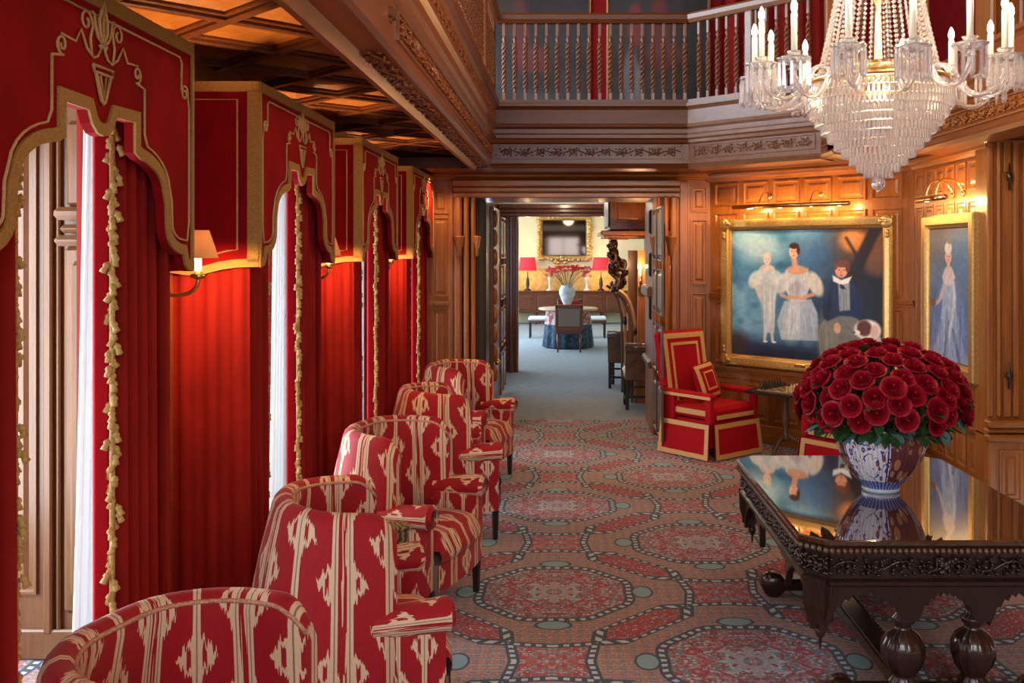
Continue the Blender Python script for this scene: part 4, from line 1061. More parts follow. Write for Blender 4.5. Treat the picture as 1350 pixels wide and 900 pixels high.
# ------------------------------------------------------------------ roses
t = NT('rose_petal'); nz = t.noise(t.coord('Object'), 30, 2)
lw = t.n('ShaderNodeLayerWeight', {0: .35})
t.set(col=t.mix(nz, (.20, .001, .007), (.40, .004, .020)), rough=.5, spec=.25, sheen=.08, srough=.4, stint=(1, .1, .15), sss=.0); ROSE = t.mat
LEAF = plain('rose_leaf', (.035, .10, .030), .4, 0, .5, 20); LEAFB = plain('eucalyptus_leaf', (.09, .24, .20), .45, 0, .3, 20); STEM = plain('rose_stem', (.05, .10, .03), .5)
def rose_mesh(seed):
    r__ = random.Random(seed); mb = MB(); GA = 2.39996
    rows = [(3, .010, .046, .02), (4, .019, .048, .10), (5, .029, .047, .24), (5, .039, .042, .42), (6, .047, .034, .70)]
    ph = 0
    for ri, (cnt, rad, hh, open_) in enumerate(rows):
        for k in range(cnt):
            a0 = ph+k*2*PI/cnt+r__.uniform(-.12, .12); wd_ = 2.2*PI/cnt*.62; o_ = open_+r__.uniform(-.08, .08)
            def pf(u, v):
                a_ = a0+(u-.5)*2*wd_*(.55+.45*math.sin(min(1, v*1.25)*PI*.5))
                rr = rad*(.35+.65*math.sin(v*PI*.55))+ .018*o_*max(0, v-.45)*2 * (1-.25*(2*u-1)**2)
                z_ = -.018+hh*(v**.8) - (.016*o_)*max(0, v-.6)*2.5 - .006*(2*u-1)**2*v
                return (rr*math.cos(a_), rr*math.sin(a_), z_)
            mb.grid(pf, 4, 4)
        ph += GA
    mb.ellipsoid((0, 0, .012), (.009, .009, .016), 6, 5); mb.lathe([(.0, -.03), (.02, -.02), (.028, -.008), (.0, -.0)], 8)
    me = mb.mesh('rose'); me.materials.append(ROSE); return me
ORD = ['first', 'second', 'third', 'fourth', 'fifth', 'sixth', 'seventh', 'eighth', 'ninth', 'tenth', 'eleventh', 'twelfth', 'thirteenth', 'fourteenth', 'fifteenth', 'sixteenth']
ROSES = []
RM = [rose_mesh(s_) for s_ in range(5)]
lf_ = MB()
def leaf_f(u, v): w_ = .026*math.sin(PI*min(1, v*1.02))**.8; return ((u-.5)*2*w_, .09*v, -.014*v*v+.006*abs(2*u-1))
lf_.grid(leaf_f, 2, 5); LME = [lf_.mesh('leaf'), lf_.mesh('leaf')]; LME[0].materials.append(LEAF); LME[1].materials.append(LEAFB)
cen = Vector((1.535, 4.78, 1.18)); NR = 104; rr = random.Random(5)
for i in range(NR):
    zc = 1-(i+.5)/NR*1.30; zc = max(-.34, zc); th_ = i*2.399963+rr.uniform(-.08, .08)
    rad = math.sqrt(max(0, 1-zc*zc)); d_ = Vector((rad*math.cos(th_), rad*math.sin(th_), zc))
    sc_ = rr.uniform(.94, 1.05); k_ = rr.uniform(.95, 1.04)
    p = cen+Vector((d_.x*.385*k_, d_.y*.385*k_, d_.z*.265*k_))
    nrm = Vector((d_.x/.385, d_.y/.385, d_.z/.265+.6)).normalized(); q = nrm.to_track_quat('Z', 'Y')
    ro = thing('rose', 'dark red rose, one of many packed in the round bouquet', 'rose', p, 0, 'red roses in the bowl'); ro.rotation_mode = 'QUATERNION'
    ro.rotation_quaternion = q; ro.scale = (sc_,)*3
    obj('bloom', RM[i % 5], ro); ROSES.append((ro, p, nrm.y < .32 or zc > .9))
    # stem from the rose down into the bowl, leaves on it
    end = Vector((1.53+d_.x*.12, 4.78+d_.y*.12, 1.01))
    inv = (Matrix.Translation(p) @ q.to_matrix().to_4x4() @ Matrix.Scale(sc_, 4)).inverted()
    mid = p.lerp(end, .5)+Vector((d_.x*.03, d_.y*.03, -.02))
    MB().tube([inv @ x_ for x_ in (p-nrm*.01, mid, end)], .004, 4).build('stem', STEM, ro)
    for k in range(3 if zc < .2 else 1):
        b_ = p.lerp(end, rr.uniform(.12, .55)) if zc < .2 else p-nrm*.045
        dirv = Vector((d_.x+rr.uniform(-.7, .7), d_.y+rr.uniform(-.7, .7), rr.uniform(-.5, .4))).normalized()
        mw = Matrix.Translation(b_) @ dirv.to_track_quat('Y', 'Z').to_matrix().to_4x4() @ Matrix.Scale(rr.uniform(.8, 1.15), 4)
        lo = obj('leaf', LME[1 if (zc < -.1 and rr.random() < .55) else 0], ro); lo.matrix_local = inv @ mw
def scr(p): return (745+1300*p.x/p.y, 330+1300*(1.9-p.z)/p.y)
fr_r = sorted([(scr(p)[1], scr(p)[0], o) for o, p, f_ in ROSES if f_], key=lambda a_: a_[0]); nper = 11
for q in range(0, len(fr_r), nper):
    for k, it in enumerate(sorted(fr_r[q:q+nper], key=lambda a_: a_[1])): it[2]['label'] = 'dark red rose, %s from left in %s row from top of bouquet' % (ORD[k], ORD[q//nper])
for o, p, f_ in ROSES:
    if not f_: o['label'] = 'dark red rose on the far side of the bouquet, facing away'
# leafy sprigs hanging over the rim
SPR = []
for i in range(16):
    th_ = i*2*PI/16+rr.uniform(-.15, .15); p = Vector((1.53+.19*math.cos(th_), 4.78+.19*math.sin(th_), 1.06))
    sp_ = thing('leaf_sprig', 'small green leaf sprig spilling over the porcelain bowl rim', 'leaves', p, th_, 'leaf sprigs under the roses')
    MB().tube([(0, 0, -.03), (.03, 0, .01), (.07, 0, .0), (.10, 0, -.04)], .003, 4).build('stem', STEM, sp_); SPR.append((p.x, p.y, sp_))
    for k in range(5):
        lo = obj('leaf', LME[(i+k) % 3 == 0 and 1 or 0], sp_, (.02+.02*k, 0, .01-.005*k)); lo.rotation_euler = (rr.uniform(-.9, -.1), rr.uniform(-.5, .5), rr.uniform(-2.6, -.4)); lo.scale = (1.0,)*3

for k, (a_, b_, o) in enumerate(sorted([s_ for s_ in SPR if s_[1] < 4.80])): o['label'] = 'green leaf sprig over the front rim of the bowl, %s from the left' % ORD[k]
for a_, b_, o in SPR:
    if b_ >= 4.80: o['label'] = 'green leaf sprig over the far rim of the porcelain bowl'
# ------------------------------------------------------------------ red velvet chairs with gold bands
TRIM = plain('gold_silk_band', (.60, .34, .10), .55, 0, .12, 80, .15)
def make_red_chair(label, loc, rz):
    r_ = thing('skirted_armchair', label, 'armchair', loc, rz)      # faces local -y, x to its left
    def frame(mb, x0, x1, z0, z1, w_, y_=-.004, t_=.008):
        for a_ in ((x0, x1, z0, z0+w_), (x0, x1, z1-w_, z1), (x0, x0+w_, z0+w_, z1-w_), (x1-w_, x1, z0+w_, z1-w_)): mb.box(a_[0], a_[1], y_, y_+t_, a_[2], a_[3], .002)
    bk = MB().box(-.31, .31, 0, .12, -.05, .72, .03).build('backrest', LINING, r_, (0, .19, .42), (-.16, 0, 0))
    f = MB(); frame(f, -.285, .285, -.02, .69, .05, -.006); frame(f, -.19, .19, .0, .60, .028, -.006); f.build('gold_band', TRIM, bk)
    MB().box(-.26, .26, -.36, .22, .33, .475, .035).build('seat_cushion', LINING, r_)
    sc_ = [o for o in r_.children if o.name.startswith('seat_cushion')][0]
    MB().box(-.255, .255, -.366, -.356, .36, .40, .003).build('gold_band', TRIM, sc_)
    MB().box(-.30, .30, -.33, .28, .10, .34, .01).build('frame', LINING, r_)
    for sg in (-1, 1):
        a_ = MB().box(sg*.265, sg*.345, -.37, .26, .545, .60, .018).box(sg*.28, sg*.335, -.355, -.28, .32, .56, .01).box(sg*.28, sg*.335, .10, .24, .32, .56, .01).build('arm', LINING, r_)
        MB().box(sg*.346, sg*.350, -.36, .25, .548, .575).build('gold_band', TRIM, a_)
        MB().box(sg*.27, sg*.31, -.30, .12, .36, .47, .015).build('side_cushion', LINING, r_)
        s2_ = [o for o in r_.children if o.name.startswith('side_cushion')][-1]
        MB().box(sg*.309, sg*.314, -.29, .11, .39, .44, .002).build('gold_band', TRIM, s2_)
    # skirt: four hanging panels, each with its gold border
    for (w_, ox, oy, a_) in ((.62, 0, -.375, 0), (.60, .35, -.05, PI/2), (.60, -.35, -.05, -PI/2), (.60, 0, .29, PI)):
        def sk(side_):
            def g(u, v): return (lerp(-w_/2, w_/2, u)*(1+.06*(1-v)), -.035*(1-v)+side_+.004*math.sin(u*18)*(1-v), lerp(.012, .325, v))
            return g
        mb = MB(); mb.grid(sk(0), 20, 4); mb.grid(sk(.012), 20, 4)
        p_ = mb.build('skirt_panel', LINING, r_, (ox, oy, 0), a_)
        b_ = MB(); 
        def bd(u0, u1, v0, v1):
            b_.grid(lambda u, v: (lambda q: (q[0], q[1]-.006, q[2]))(sk(0)(lerp(u0, u1, u), lerp(v0, v1, v))), 20, 3)
        bd(0, 1, 0, .14); bd(0, 1, .86, 1); bd(0, .075, .14, .86); bd(.925, 1, .14, .86); b_.build('gold_band', TRIM, p_)
    return r_
make_red_chair('red velvet high-backed armchair with gold bands beside the doorway', (1.34, 9.37, 0), math.radians(40))
make_red_chair('red velvet armchair half hidden behind the rose bowl', (2.50, 8.38, 0), math.radians(-52)).scale = (1, 1, .955)
# cushion on the first chair
cu = thing('cushion', 'square red cushion with gold border leaning on the chair by the doorway', 'cushion', (1.39, 9.345, .475), math.radians(52))
def pil(sg):
    def f(u, v):
        a_, b_ = 2*u-1, 2*v-1; h_ = .055*((1-a_**4)*(1-b_**4))**.6
        return (a_*.17*(1-.06*(1-b_*b_)*0), sg*h_, .005+.17+b_*.17)
    return f
pb = MB(); pb.grid(pil(-1), 12, 12); pb.grid(pil(1), 12, 12)
po = pb.build('pillow', LINING, cu, (0, 0, 0.02), (-.32, -.08, 0))
pr = MB()
def strip(u0, u1, v0, v1): pr.grid(lambda u, v: (lambda q: (q[0], q[1]-.004, q[2]))(pil(-1)(lerp(u0, u1, u), lerp(v0, v1, v))), 10, 10)
strip(.03, .97, .03, .13); strip(.03, .97, .87, .97); strip(.03, .13, .13, .87); strip(.87, .97, .13, .87)
strip(.24, .76, .24, .29); strip(.24, .76, .71, .76); strip(.24, .29, .29, .71); strip(.71, .76, .29, .71); pr.build('gold_band', TRIM, po)

# ------------------------------------------------------------------ chess table and men
ct = thing('chess_table', 'small dark pedestal table with a chessboard between the red chairs', 'table', (2.05, 9.17, 0), math.radians(-45))
MB().box(-.30, .30, -.24, .24, .585, .60, .006).box(-.285, .285, -.225, .225, .565, .585, .004).build('table_top', DARKW, ct)
MB().lathe([(0, .13), (.035, .13), (.045, .16), (.03, .19), (.022, .22), (.032, .30), (.036, .36), (.022, .42), (.03, .45), (.02, .48), (.034, .53), (.07, .565), (0, .566)], 14).build('pedestal', GREYOAK, ct)
for k in range(3):
    a_ = 2*PI*k/3+.5
    MB().tube(bez([(.02*math.cos(a_), .02*math.sin(a_), .18), (.12*math.cos(a_), .12*math.sin(a_), .12), (.20*math.cos(a_), .20*math.sin(a_), .03), (.25*math.cos(a_), .25*math.sin(a_), .015)], 5), .018, 6).build('leg', GREYOAK, ct)
t = NT('chessboard'); ck = t.n('ShaderNodeTexChecker', {'Vector': t.coord('Generated', (1, 1, 1)), 'Scale': 8.0, 1: (.55, .36, .2), 2: (.06, .03, .02)}); t.set(col=ck.outputs[0], rough=.3)
cbo = MB().box(-.19, .19, -.19, .19, 0, .012, .002).build('chessboard', t.mat, None, (2.05, 9.17, .60), math.radians(-45)); tag(cbo, 'brown and cream chequered chessboard on the small pedestal table', 'chessboard')
pw = [(0, 0), (.013, 0), (.014, .006), (.008, .012), (.0055, .024), (.009, .028), (.0045, .03), (.008, .038), (.006, .045), (0, .047)]
kg = [(0, 0), (.015, 0), (.016, .008), (.010, .014), (.007, .040), (.012, .046), (.007, .050), (.011, .062), (.004, .066), (.004, .075), (0, .076)]
PWM, KGM = MB().lathe(pw, 8), MB().lathe(kg, 8)
BLK = plain('ebony', (.012, .010, .010), .3); WHT = plain('boxwood', (.60, .42, .22), .35)
for col, ma_, rows in ((0, BLK, (0, 1)), (1, WHT, (7, 6))):
    mp, mk = PWM.mesh('chess_pawn'), KGM.mesh('chess_piece'); mp.materials.append(ma_); mk.materials.append(ma_)
    for ri, row in enumerate(rows):
        for k in range(8):
            lx, ly = -.166+row*.0475, -.166+k*.0475; ca, sa = math.cos(math.radians(-45)), math.sin(math.radians(-45))
            o = obj('chess_pawn' if ri else 'chess_piece', mp if ri else mk, None, (2.05+lx*ca-ly*sa, 9.17+lx*sa+ly*ca, .612))
            nm = ('black', 'pale boxwood')[col]
            tag(o, nm+' chess '+('pawn, ' if ri else 'back row piece, ')+ORD[k]+' from the near edge of the board', 'chess piece', nm+(' pawns' if ri else ' back row pieces')+' on the chessboard')

# ------------------------------------------------------------------ paintings (flat pictures: colour per vertex)
class Paint:
    def __init__(s, nx, ny, x0, x1, y0, y1):
        s.nx, s.ny = nx, ny; xs = np.linspace(x0, x1, nx); ys = np.linspace(y0, y1, ny); s.X, s.Y = np.meshgrid(xs, ys)
        s.c = np.zeros((ny, nx, 3)); s.rng = np.random.default_rng(3)
    def nz(s, sc, seed):
        g = np.random.default_rng(seed); h, w_ = max(3, int(s.ny/sc)+3), max(3, int(s.nx/sc)+3); a_ = g.random((h, w_))
        yi = np.linspace(0, h-2.001, s.ny); xi = np.linspace(0, w_-2.001, s.nx); y0, x0 = yi.astype(int), xi.astype(int); fy, fx = (yi-y0)[:, None], (xi-x0)[None, :]
        fy, fx = fy*fy*(3-2*fy), fx*fx*(3-2*fx)
        return (a_[y0][:, x0]*(1-fy)+a_[y0+1][:, x0]*fy)*(1-fx)+(a_[y0][:, x0+1]*(1-fy)+a_[y0+1][:, x0+1]*fy)*fx
    def blend(s, m, col): m = np.clip(m, 0, 1)[..., None]; s.c = s.c*(1-m)+np.array(col)/255.*m
    def ell(s, cx, cy, rx, ry, col, soft=.25, op=1, rot=0):
        soft = soft*.6 if max(rx, ry) < 19 else soft; dx, dy = s.X-cx, s.Y-cy; ca, sa = math.cos(rot), math.sin(rot); a_, b_ = dx*ca+dy*sa, -dx*sa+dy*ca
        r = np.sqrt((a_/rx)**2+(b_/ry)**2); s.blend(op*np.clip((1-r)/soft+.5, 0, 1), col)
    def poly(s, pts, col, soft=1.5, op=1):
        soft = min(soft, 2.0); P_ = np.array(pts, float); inside = np.zeros(s.X.shape, bool); d = np.full(s.X.shape, 1e9)
        for i in range(len(P_)):
            (xa, ya), (xb, yb) = P_[i], P_[(i+1) % len(P_)]
            t_ = np.clip(((s.X-xa)*(xb-xa)+(s.Y-ya)*(yb-ya))/((xb-xa)**2+(yb-ya)**2+1e-9), 0, 1)
            d = np.minimum(d, np.hypot(s.X-xa-t_*(xb-xa), s.Y-ya-t_*(yb-ya)))
            cr = ((ya > s.Y) != (yb > s.Y)) & (s.X < (xb-xa)*(s.Y-ya)/((yb-ya) if yb != ya else 1e-9)+xa); inside ^= cr
        s.blend(op*np.clip(np.where(inside, d, -d)/soft+.5, 0, 1), col)
    def line(s, pts, w_, col, op=1, soft=1):
        d = np.full(s.X.shape, 1e9)
        for (xa, ya), (xb, yb) in zip(pts[:-1], pts[1:]):
            t_ = np.clip(((s.X-xa)*(xb-xa)+(s.Y-ya)*(yb-ya))/((xb-xa)**2+(yb-ya)**2+1e-9), 0, 1); d = np.minimum(d, np.hypot(s.X-xa-t_*(xb-xa), s.Y-ya-t_*(yb-ya)))
        s.blend(op*np.clip((w_-d)/soft+.5, 0, 1), col)
    def folds(s, x0, x1, y0, y1, n, cols, seed, sp=.3, w_=.5, op=.45):
        g = random.Random(seed)
        for k in range(n):
            a_ = g.uniform(x0, x1); m_ = (x0+x1)/2; b_ = a_+(a_-m_)*sp+g.uniform(-1, 1); c_ = y0+g.uniform(0, (y1-y0)*.4); d_ = y1-g.uniform(0, (y1-y0)*.25)
            s.line([(a_, c_), ((a_+b_)/2+g.uniform(-1, 1), (c_+d_)/2), (b_, d_)], w_, cols[k % len(cols)], op, 1.2)
    def canvas(s, name, w_, h_, parent, loc=None, rot=None, mat=None):
        nx, ny = s.nx, s.ny; xs = np.linspace(-w_/2, w_/2, nx); zs = np.linspace(h_, 0, ny)
        XX, ZZ = np.meshgrid(xs, zs); co = np.stack([XX.ravel(), np.zeros(nx*ny), ZZ.ravel()], 1)
        i = np.arange(nx*ny).reshape(ny, nx); f = np.stack([i[1:, :-1], i[1:, 1:], i[:-1, 1:], i[:-1, :-1]], -1).reshape(-1, 4)
        me = bpy.data.meshes.new(name); me.from_pydata(co.tolist(), [], f.tolist())
        at = me.color_attributes.new('paint', 'FLOAT_COLOR', 'POINT'); lin = np.clip(s.c, 0, 1)**2.2
        at.data.foreach_set('color', np.concatenate([lin.reshape(-1, 3), np.ones((nx*ny, 1))], 1).ravel().astype(np.float32)); me.update()
        me.materials.append(mat or OIL); return obj(name, me, parent, loc, rot)
t = NT('oil_paint'); at = t.n('ShaderNodeAttribute', attribute_name='paint'); t.set(col=at.outputs[0], rough=.32, spec=.45, coat=.15, crough=.15); t.bump(t.noise(t.coord('Object'), 70, 3), .25, .004); OIL = t.mat
def frame_parts(r_, w_, h_, fw, d_, ornate, mat=GOLD):
    """stepped gilt frame around an opening w_ x h_ (bottom at z=0), local -y is out"""
    prof = [(0, -.01), (.012, .012), (fw*.25, .02), (fw*.35, .035), (fw*.75, d_), (fw*.9, d_), (fw, d_-.012), (fw, -.045)]   # (outwards from opening, proud)
    mb = MB(); vs = []
    cs = [(-1, 0), (1, 0), (1, 1), (-1, 1)]
    for sx, sz in cs:
        for o_, p_ in prof: vs.append((sx*(w_/2+o_), -p_, (h_+o_) if sz else -o_))
    n = len(prof); fs = [(k*n+i, ((k+1) % 4)*n+i, ((k+1) % 4)*n+i+1, k*n+i+1) for k in range(4) for i in range(n-1)]
    mb.add(vs, fs); fo = mb.build('frame', mat, r_)
    if ornate:
        for sx, sz in cs:
            om = MB(); om.ellipsoid((sx*(w_/2+fw*.55), -d_, (h_+fw*.55 if sz else -fw*.55)), (fw*.55, .014, fw*.55), 10, 5)
            for q in range(9):
                rr_ = random.Random(q); om.ellipsoid((sx*(w_/2+fw*.6+rr_.uniform(-.5, .3)*fw*1.4*(q % 2)), -d_-.002, (h_+fw*.6 if sz else -fw*.6)+(-1 if sz else 1)*rr_.uniform(-.3, 1.2)*fw*((q+1) % 2)), (.022, .016, .022), 6, 4)
            stuff(om.build('corner_ornament', mat, fo))
    return fo
# family group on the angled wall
p = Paint(200, 176, 970, 1167, 301, 472)
g1, g2_, g3 = p.nz(34, 1), p.nz(12, 2), p.nz(4, 5)
p.c[:] = np.array([62, 118, 150])/255.
p.blend((g1-.35)*1.5, (120, 170, 195)); p.blend((g2_-.5)*1.2, (38, 84, 122)); p.ell(1010, 325, 26, 20, (176, 205, 218), 1.0, .8); p.ell(985, 312, 18, 14, (150, 190, 205), 1, .6)
p.ell(1165, 390, 70, 110, (22, 24, 34), .8, .95); p.ell(1100, 430, 60, 60, (40, 52, 74), 1, .6); p.ell(1150, 312, 42, 34, (110, 66, 34), .9, .9); p.ell(1132, 316, 16, 14, (196, 128, 66), 1, .8); p.ell(1160, 345, 14, 16, (120, 80, 50), 1, .6)
p.line([(1160, 300), (1148, 325), (1136, 352), (1130, 380)], 7, (34, 28, 30), .95, 4); p.line([(1140, 340), (1124, 312)], 2, (40, 30, 28), .8, 2)
p.ell(1080, 330, 26, 30, (70, 100, 150), 1, .5); p.ell(990, 468, 60, 22, (34, 54, 86), .8, .8); p.ell(1060, 475, 80, 18, (28, 36, 56), .8, .9); p.ell(975, 460, 18, 20, (70, 50, 44), .9, .7)
# standing girl
p.poly([(1010, 352), (1030, 350), (1036, 366), (1032, 400), (1030, 440), (1016, 440), (1014, 404), (1000, 372)], (196, 204, 202), 5, .9); p.ell(1004, 368, 9, 13, (206, 212, 208), .6, .9, .5); p.ell(1033, 366, 8, 11, (200, 208, 206), .6, .8)
p.ell(1020, 352, 9, 5, (214, 190, 178), .6, .9); p.ell(1020.5, 340, 5.4, 7.5, (222, 192, 178), .4); p.ell(1020.5, 334, 5.6, 3.4, (206, 196, 180), .6); p.line([(1004, 378), (1012, 396)], 2.2, (208, 190, 180), .8, 2)
for x_ in (1018.6, 1022.8): p.ell(x_, 340, .9, .6, (90, 70, 70), .8, .8)
p.ell(1020.6, 344.2, 1.5, .6, (180, 100, 100), .8, .8); p.line([(1018, 440), (1017, 450)], 2, (200, 196, 190), .9); p.line([(1027, 440), (1028, 450)], 2, (200, 196, 190), .9); p.ell(1018, 452, 3, 1.5, (210, 215, 215)); p.ell(1030, 452, 3, 1.5, (210, 215, 215))
p.folds(1012, 1030, 366, 438, 14, [(232, 236, 232), (150, 164, 172)], 3, .1)
# seated lady
p.poly([(1044, 396), (1080, 392), (1088, 410), (1090, 446), (1040, 448), (1034, 424)], (168, 184, 194), 6, .95); p.ell(1056, 420, 13, 28, (196, 206, 206), .8, .8, .1); p.ell(1076, 428, 10, 22, (150, 170, 186), .9, .6)
p.poly([(1046, 354), (1076, 352), (1078, 376), (1072, 396), (1052, 396), (1044, 374)], (202, 204, 200), 4, .95); p.ell(1042, 372, 10, 15, (206, 208, 204), .6, .9, .5); p.ell(1085, 372, 9, 17, (214, 208, 190), .6, .95, -.4); p.ell(1062, 378, 9, 9, (158, 156, 170), .8, .7)
p.ell(1061, 354, 14, 6, (206, 150, 118), .5, .95); p.line([(1057, 340), (1059, 350)], 3.6, (206, 152, 120), 1, 2); p.ell(1057, 330, 6.4, 8.6, (224, 176, 144), .35); p.ell(1057.5, 322, 6.6, 4.2, (66, 38, 30), .5); p.ell(1063, 328, 2.2, 6, (66, 38, 30), .6)
for x_ in (1054.6, 1059.4): p.ell(x_, 329, 1.0, .7, (60, 40, 40), .8, .9)
p.line([(1057, 330), (1056.6, 333)], .5, (180, 120, 100)); p.ell(1056.8, 335.2, 1.8, .7, (176, 70, 66), .8); p.line([(1082, 386), (1066, 391), (1052, 390)], 2.6, (208, 156, 128), .95, 2); p.line([(1040, 388), (1050, 392)], 2.4, (208, 156, 128), .9, 2)
p.folds(1044, 1082, 396, 446, 26, [(226, 234, 236), (126, 148, 166), (200, 214, 220)], 4, .25); p.folds(1049, 1073, 358, 392, 14, [(230, 230, 226), (150, 150, 160)], 5, -.2); p.folds(1079, 1091, 358, 386, 7, [(236, 228, 212), (160, 150, 140)], 6, 0); p.folds(1035, 1049, 360, 384, 6, [(230, 230, 226), (150, 156, 166)], 7, 0)
# boy in a navy jacket
p.poly([(1104, 410), (1136, 404), (1146, 440), (1140, 476), (1092, 476), (1088, 430)], (112, 112, 104), 5, .95); p.ell(1100, 440, 12, 30, (128, 126, 116), .8, .8)
p.poly([(1106, 366), (1132, 366), (1144, 392), (1142, 416), (1130, 412), (1116, 412), (1100, 420), (1094, 400)], (22, 42, 72), 3, 1); p.ell(1102, 404, 6, 14, (18, 34, 60), .5, .9, .3)
p.poly([(1114, 370), (1128, 370), (1129, 404), (1116, 406)], (150, 152, 150), 2, .95); p.poly([(1107, 360), (1118, 366), (1131, 361), (1127, 370), (1118, 372), (1108, 368)], (226, 222, 214), 1.5); p.poly([(1116, 371), (1121, 373), (1124, 378), (1117, 377)], (20, 22, 30), 1)
p.folds(1092, 1110, 420, 474, 8, [(150, 148, 138), (84, 84, 82)], 8, .1); p.folds(1098, 1142, 372, 412, 10, [(40, 66, 104), (12, 24, 44)], 9, .1)
p.ell(1118, 354, 7.8, 9.2, (218, 150, 112), .35); p.ell(1119, 345, 9.4, 5, (104, 58, 34), .5); p.ell(1126, 350, 3, 6, (92, 50, 32), .6); p.ell(1111, 349, 2.4, 4, (110, 62, 36), .6)
for x_ in (1115.2, 1121): p.ell(x_, 353, 1.2, .8, (56, 38, 36), .8)
p.line([(1118, 354), (1117.6, 357)], .6, (176, 106, 84)); p.ell(1118, 360, 2.1, .8, (176, 76, 66), .8); p.ell(1113, 428, 4.5, 7, (214, 160, 130), .5, .95); 
# dog
p.ell(1150, 428, 16, 13, (226, 214, 196), .4); p.ell(1146, 426, 9, 10, (84, 44, 32), .5, .95); p.ell(1158, 430, 5, 9, (206, 170, 150), .5, .9); p.ell(1137, 432, 4, 3, (232, 222, 206), .6); p.ell(1134, 432, 1.3, 1.2, (30, 20, 20)); p.ell(1143, 422, 1, 1, (20, 14, 14)); p.ell(1160, 447, 8, 14, (196, 180, 170), .6, .9)
p.c = np.clip(p.c*(1.06+.12*g3[..., None]), 0, 1)
o45 = Vector((1.5, 10.2)); t45 = Vector((.7071, -.7071)); n45 = Vector((-.7071, -.7071))
wc = o45+t45*1.0+n45*.055
fr_ = thing('family_portrait', 'large gilt-framed painting of a lady, girl, boy and dog on the angled wall', 'painting', (1.5+.7071*1.12-.7071*.05, 10.2-.7071*1.12-.7071*.05, .755), -PI/4)
p.canvas('canvas', 1.62, 1.23, fr_, (0, .0, .11)); MB().box(-.88, .88, .004, .045, .02, 1.42).build('backing', MAHOG, fr_)
fo = frame_parts(fr_, 1.62, 1.23, .115, .045, True); fo.location.z = .11
for o in fo.children: pass
MB().box(-.06, .06, -.052, -.03, -.075, -.045, .004).build('name_plate', BRASS, fo)
# lady in silver on the right wall
p = Paint(110, 150, 1231, 1285, 298, 486); g1, g3 = p.nz(30, 8), p.nz(4, 9)
p.c[:] = np.array([92, 118, 148])/255.; p.blend((g1-.3)*1.2, (70, 92, 122)); p.ell(1240, 310, 40, 40, (110, 104, 102), 1, .8); p.ell(1275, 330, 16, 40, (84, 130, 176), 1, .6); p.ell(1255, 470, 50, 40, (50, 66, 112), .9, .7)
p.poly([(1250, 372), (1266, 372), (1272, 400), (1284, 470), (1284, 486), (1236, 486), (1238, 430), (1246, 396)], (150, 172, 196), 4, .95); p.poly([(1246, 366), (1252, 364), (1250, 400), (1244, 450), (1234, 484), (1231, 484), (1236, 420)], (98, 120, 168), 3, .95); p.poly([(1266, 366), (1271, 372), (1284, 440), (1285, 480), (1278, 470), (1268, 410)], (104, 128, 176), 3, .95)
p.ell(1258, 392, 9, 22, (166, 186, 206), .5, .95); p.poly([(1254, 352), (1262, 352), (1267, 366), (1262, 378), (1252, 378), (1249, 366)], (222, 206, 196), 2, .95); p.line([(1264, 374), (1266, 400), (1262, 430), (1258, 452)], 2.0, (210, 214, 220), .8, 2); p.line([(1252, 380), (1246, 400), (1240, 408)], 2.2, (214, 190, 176), .9, 2); p.ell(1236, 406, 4.5, 6, (122, 82, 66), .5, .9); p.line([(1258, 430), (1252, 484)], 1.2, (60, 76, 120), .8, 2); p.line([(1264, 440), (1272, 484)], 1.6, (60, 76, 120), .7, 2)
p.ell(1257.5, 338, 4.4, 8.6, (222, 164, 150), .35); p.ell(1257.5, 325, 4.8, 9, (198, 196, 190), .4); p.ell(1258.5, 315, 2.6, 4.4, (120, 116, 112), .5); p.line([(1257.5, 345), (1258, 354)], 2.0, (220, 176, 160), 1, 1.5)
p.folds(1250, 1266, 384, 484, 16, [(196, 212, 228), (96, 116, 156), (214, 224, 236)], 12, .5); p.folds(1240, 1250, 400, 484, 6, [(120, 142, 188), (64, 84, 130)], 13, .6); p.folds(1270, 1282, 400, 480, 7, [(136, 160, 204), (70, 92, 140)], 14, .4)
for x_ in (1255.8, 1259.4): p.ell(x_, 337, .8, .7, (60, 44, 44), .8)
p.ell(1257.6, 342.4, 1.2, .7, (176, 80, 80), .8); p.c = np.clip(p.c*(.92+.16*g3[..., None]), 0, 1)
fr_ = thing('lady_portrait', 'tall gilt-framed painting of a lady in a silver blue gown on the right wall', 'painting', (2.985, 7.66, .925), -PI/2)
p.canvas('canvas', .80, 1.02, fr_, (0, -.006, .12)); fo = frame_parts(fr_, .80, 1.02, .115, .035, False); fo.location.z = .12
MB().box(-.51, .51, .0, .07, .01, 1.25).build('backing', MAHOG, fr_)
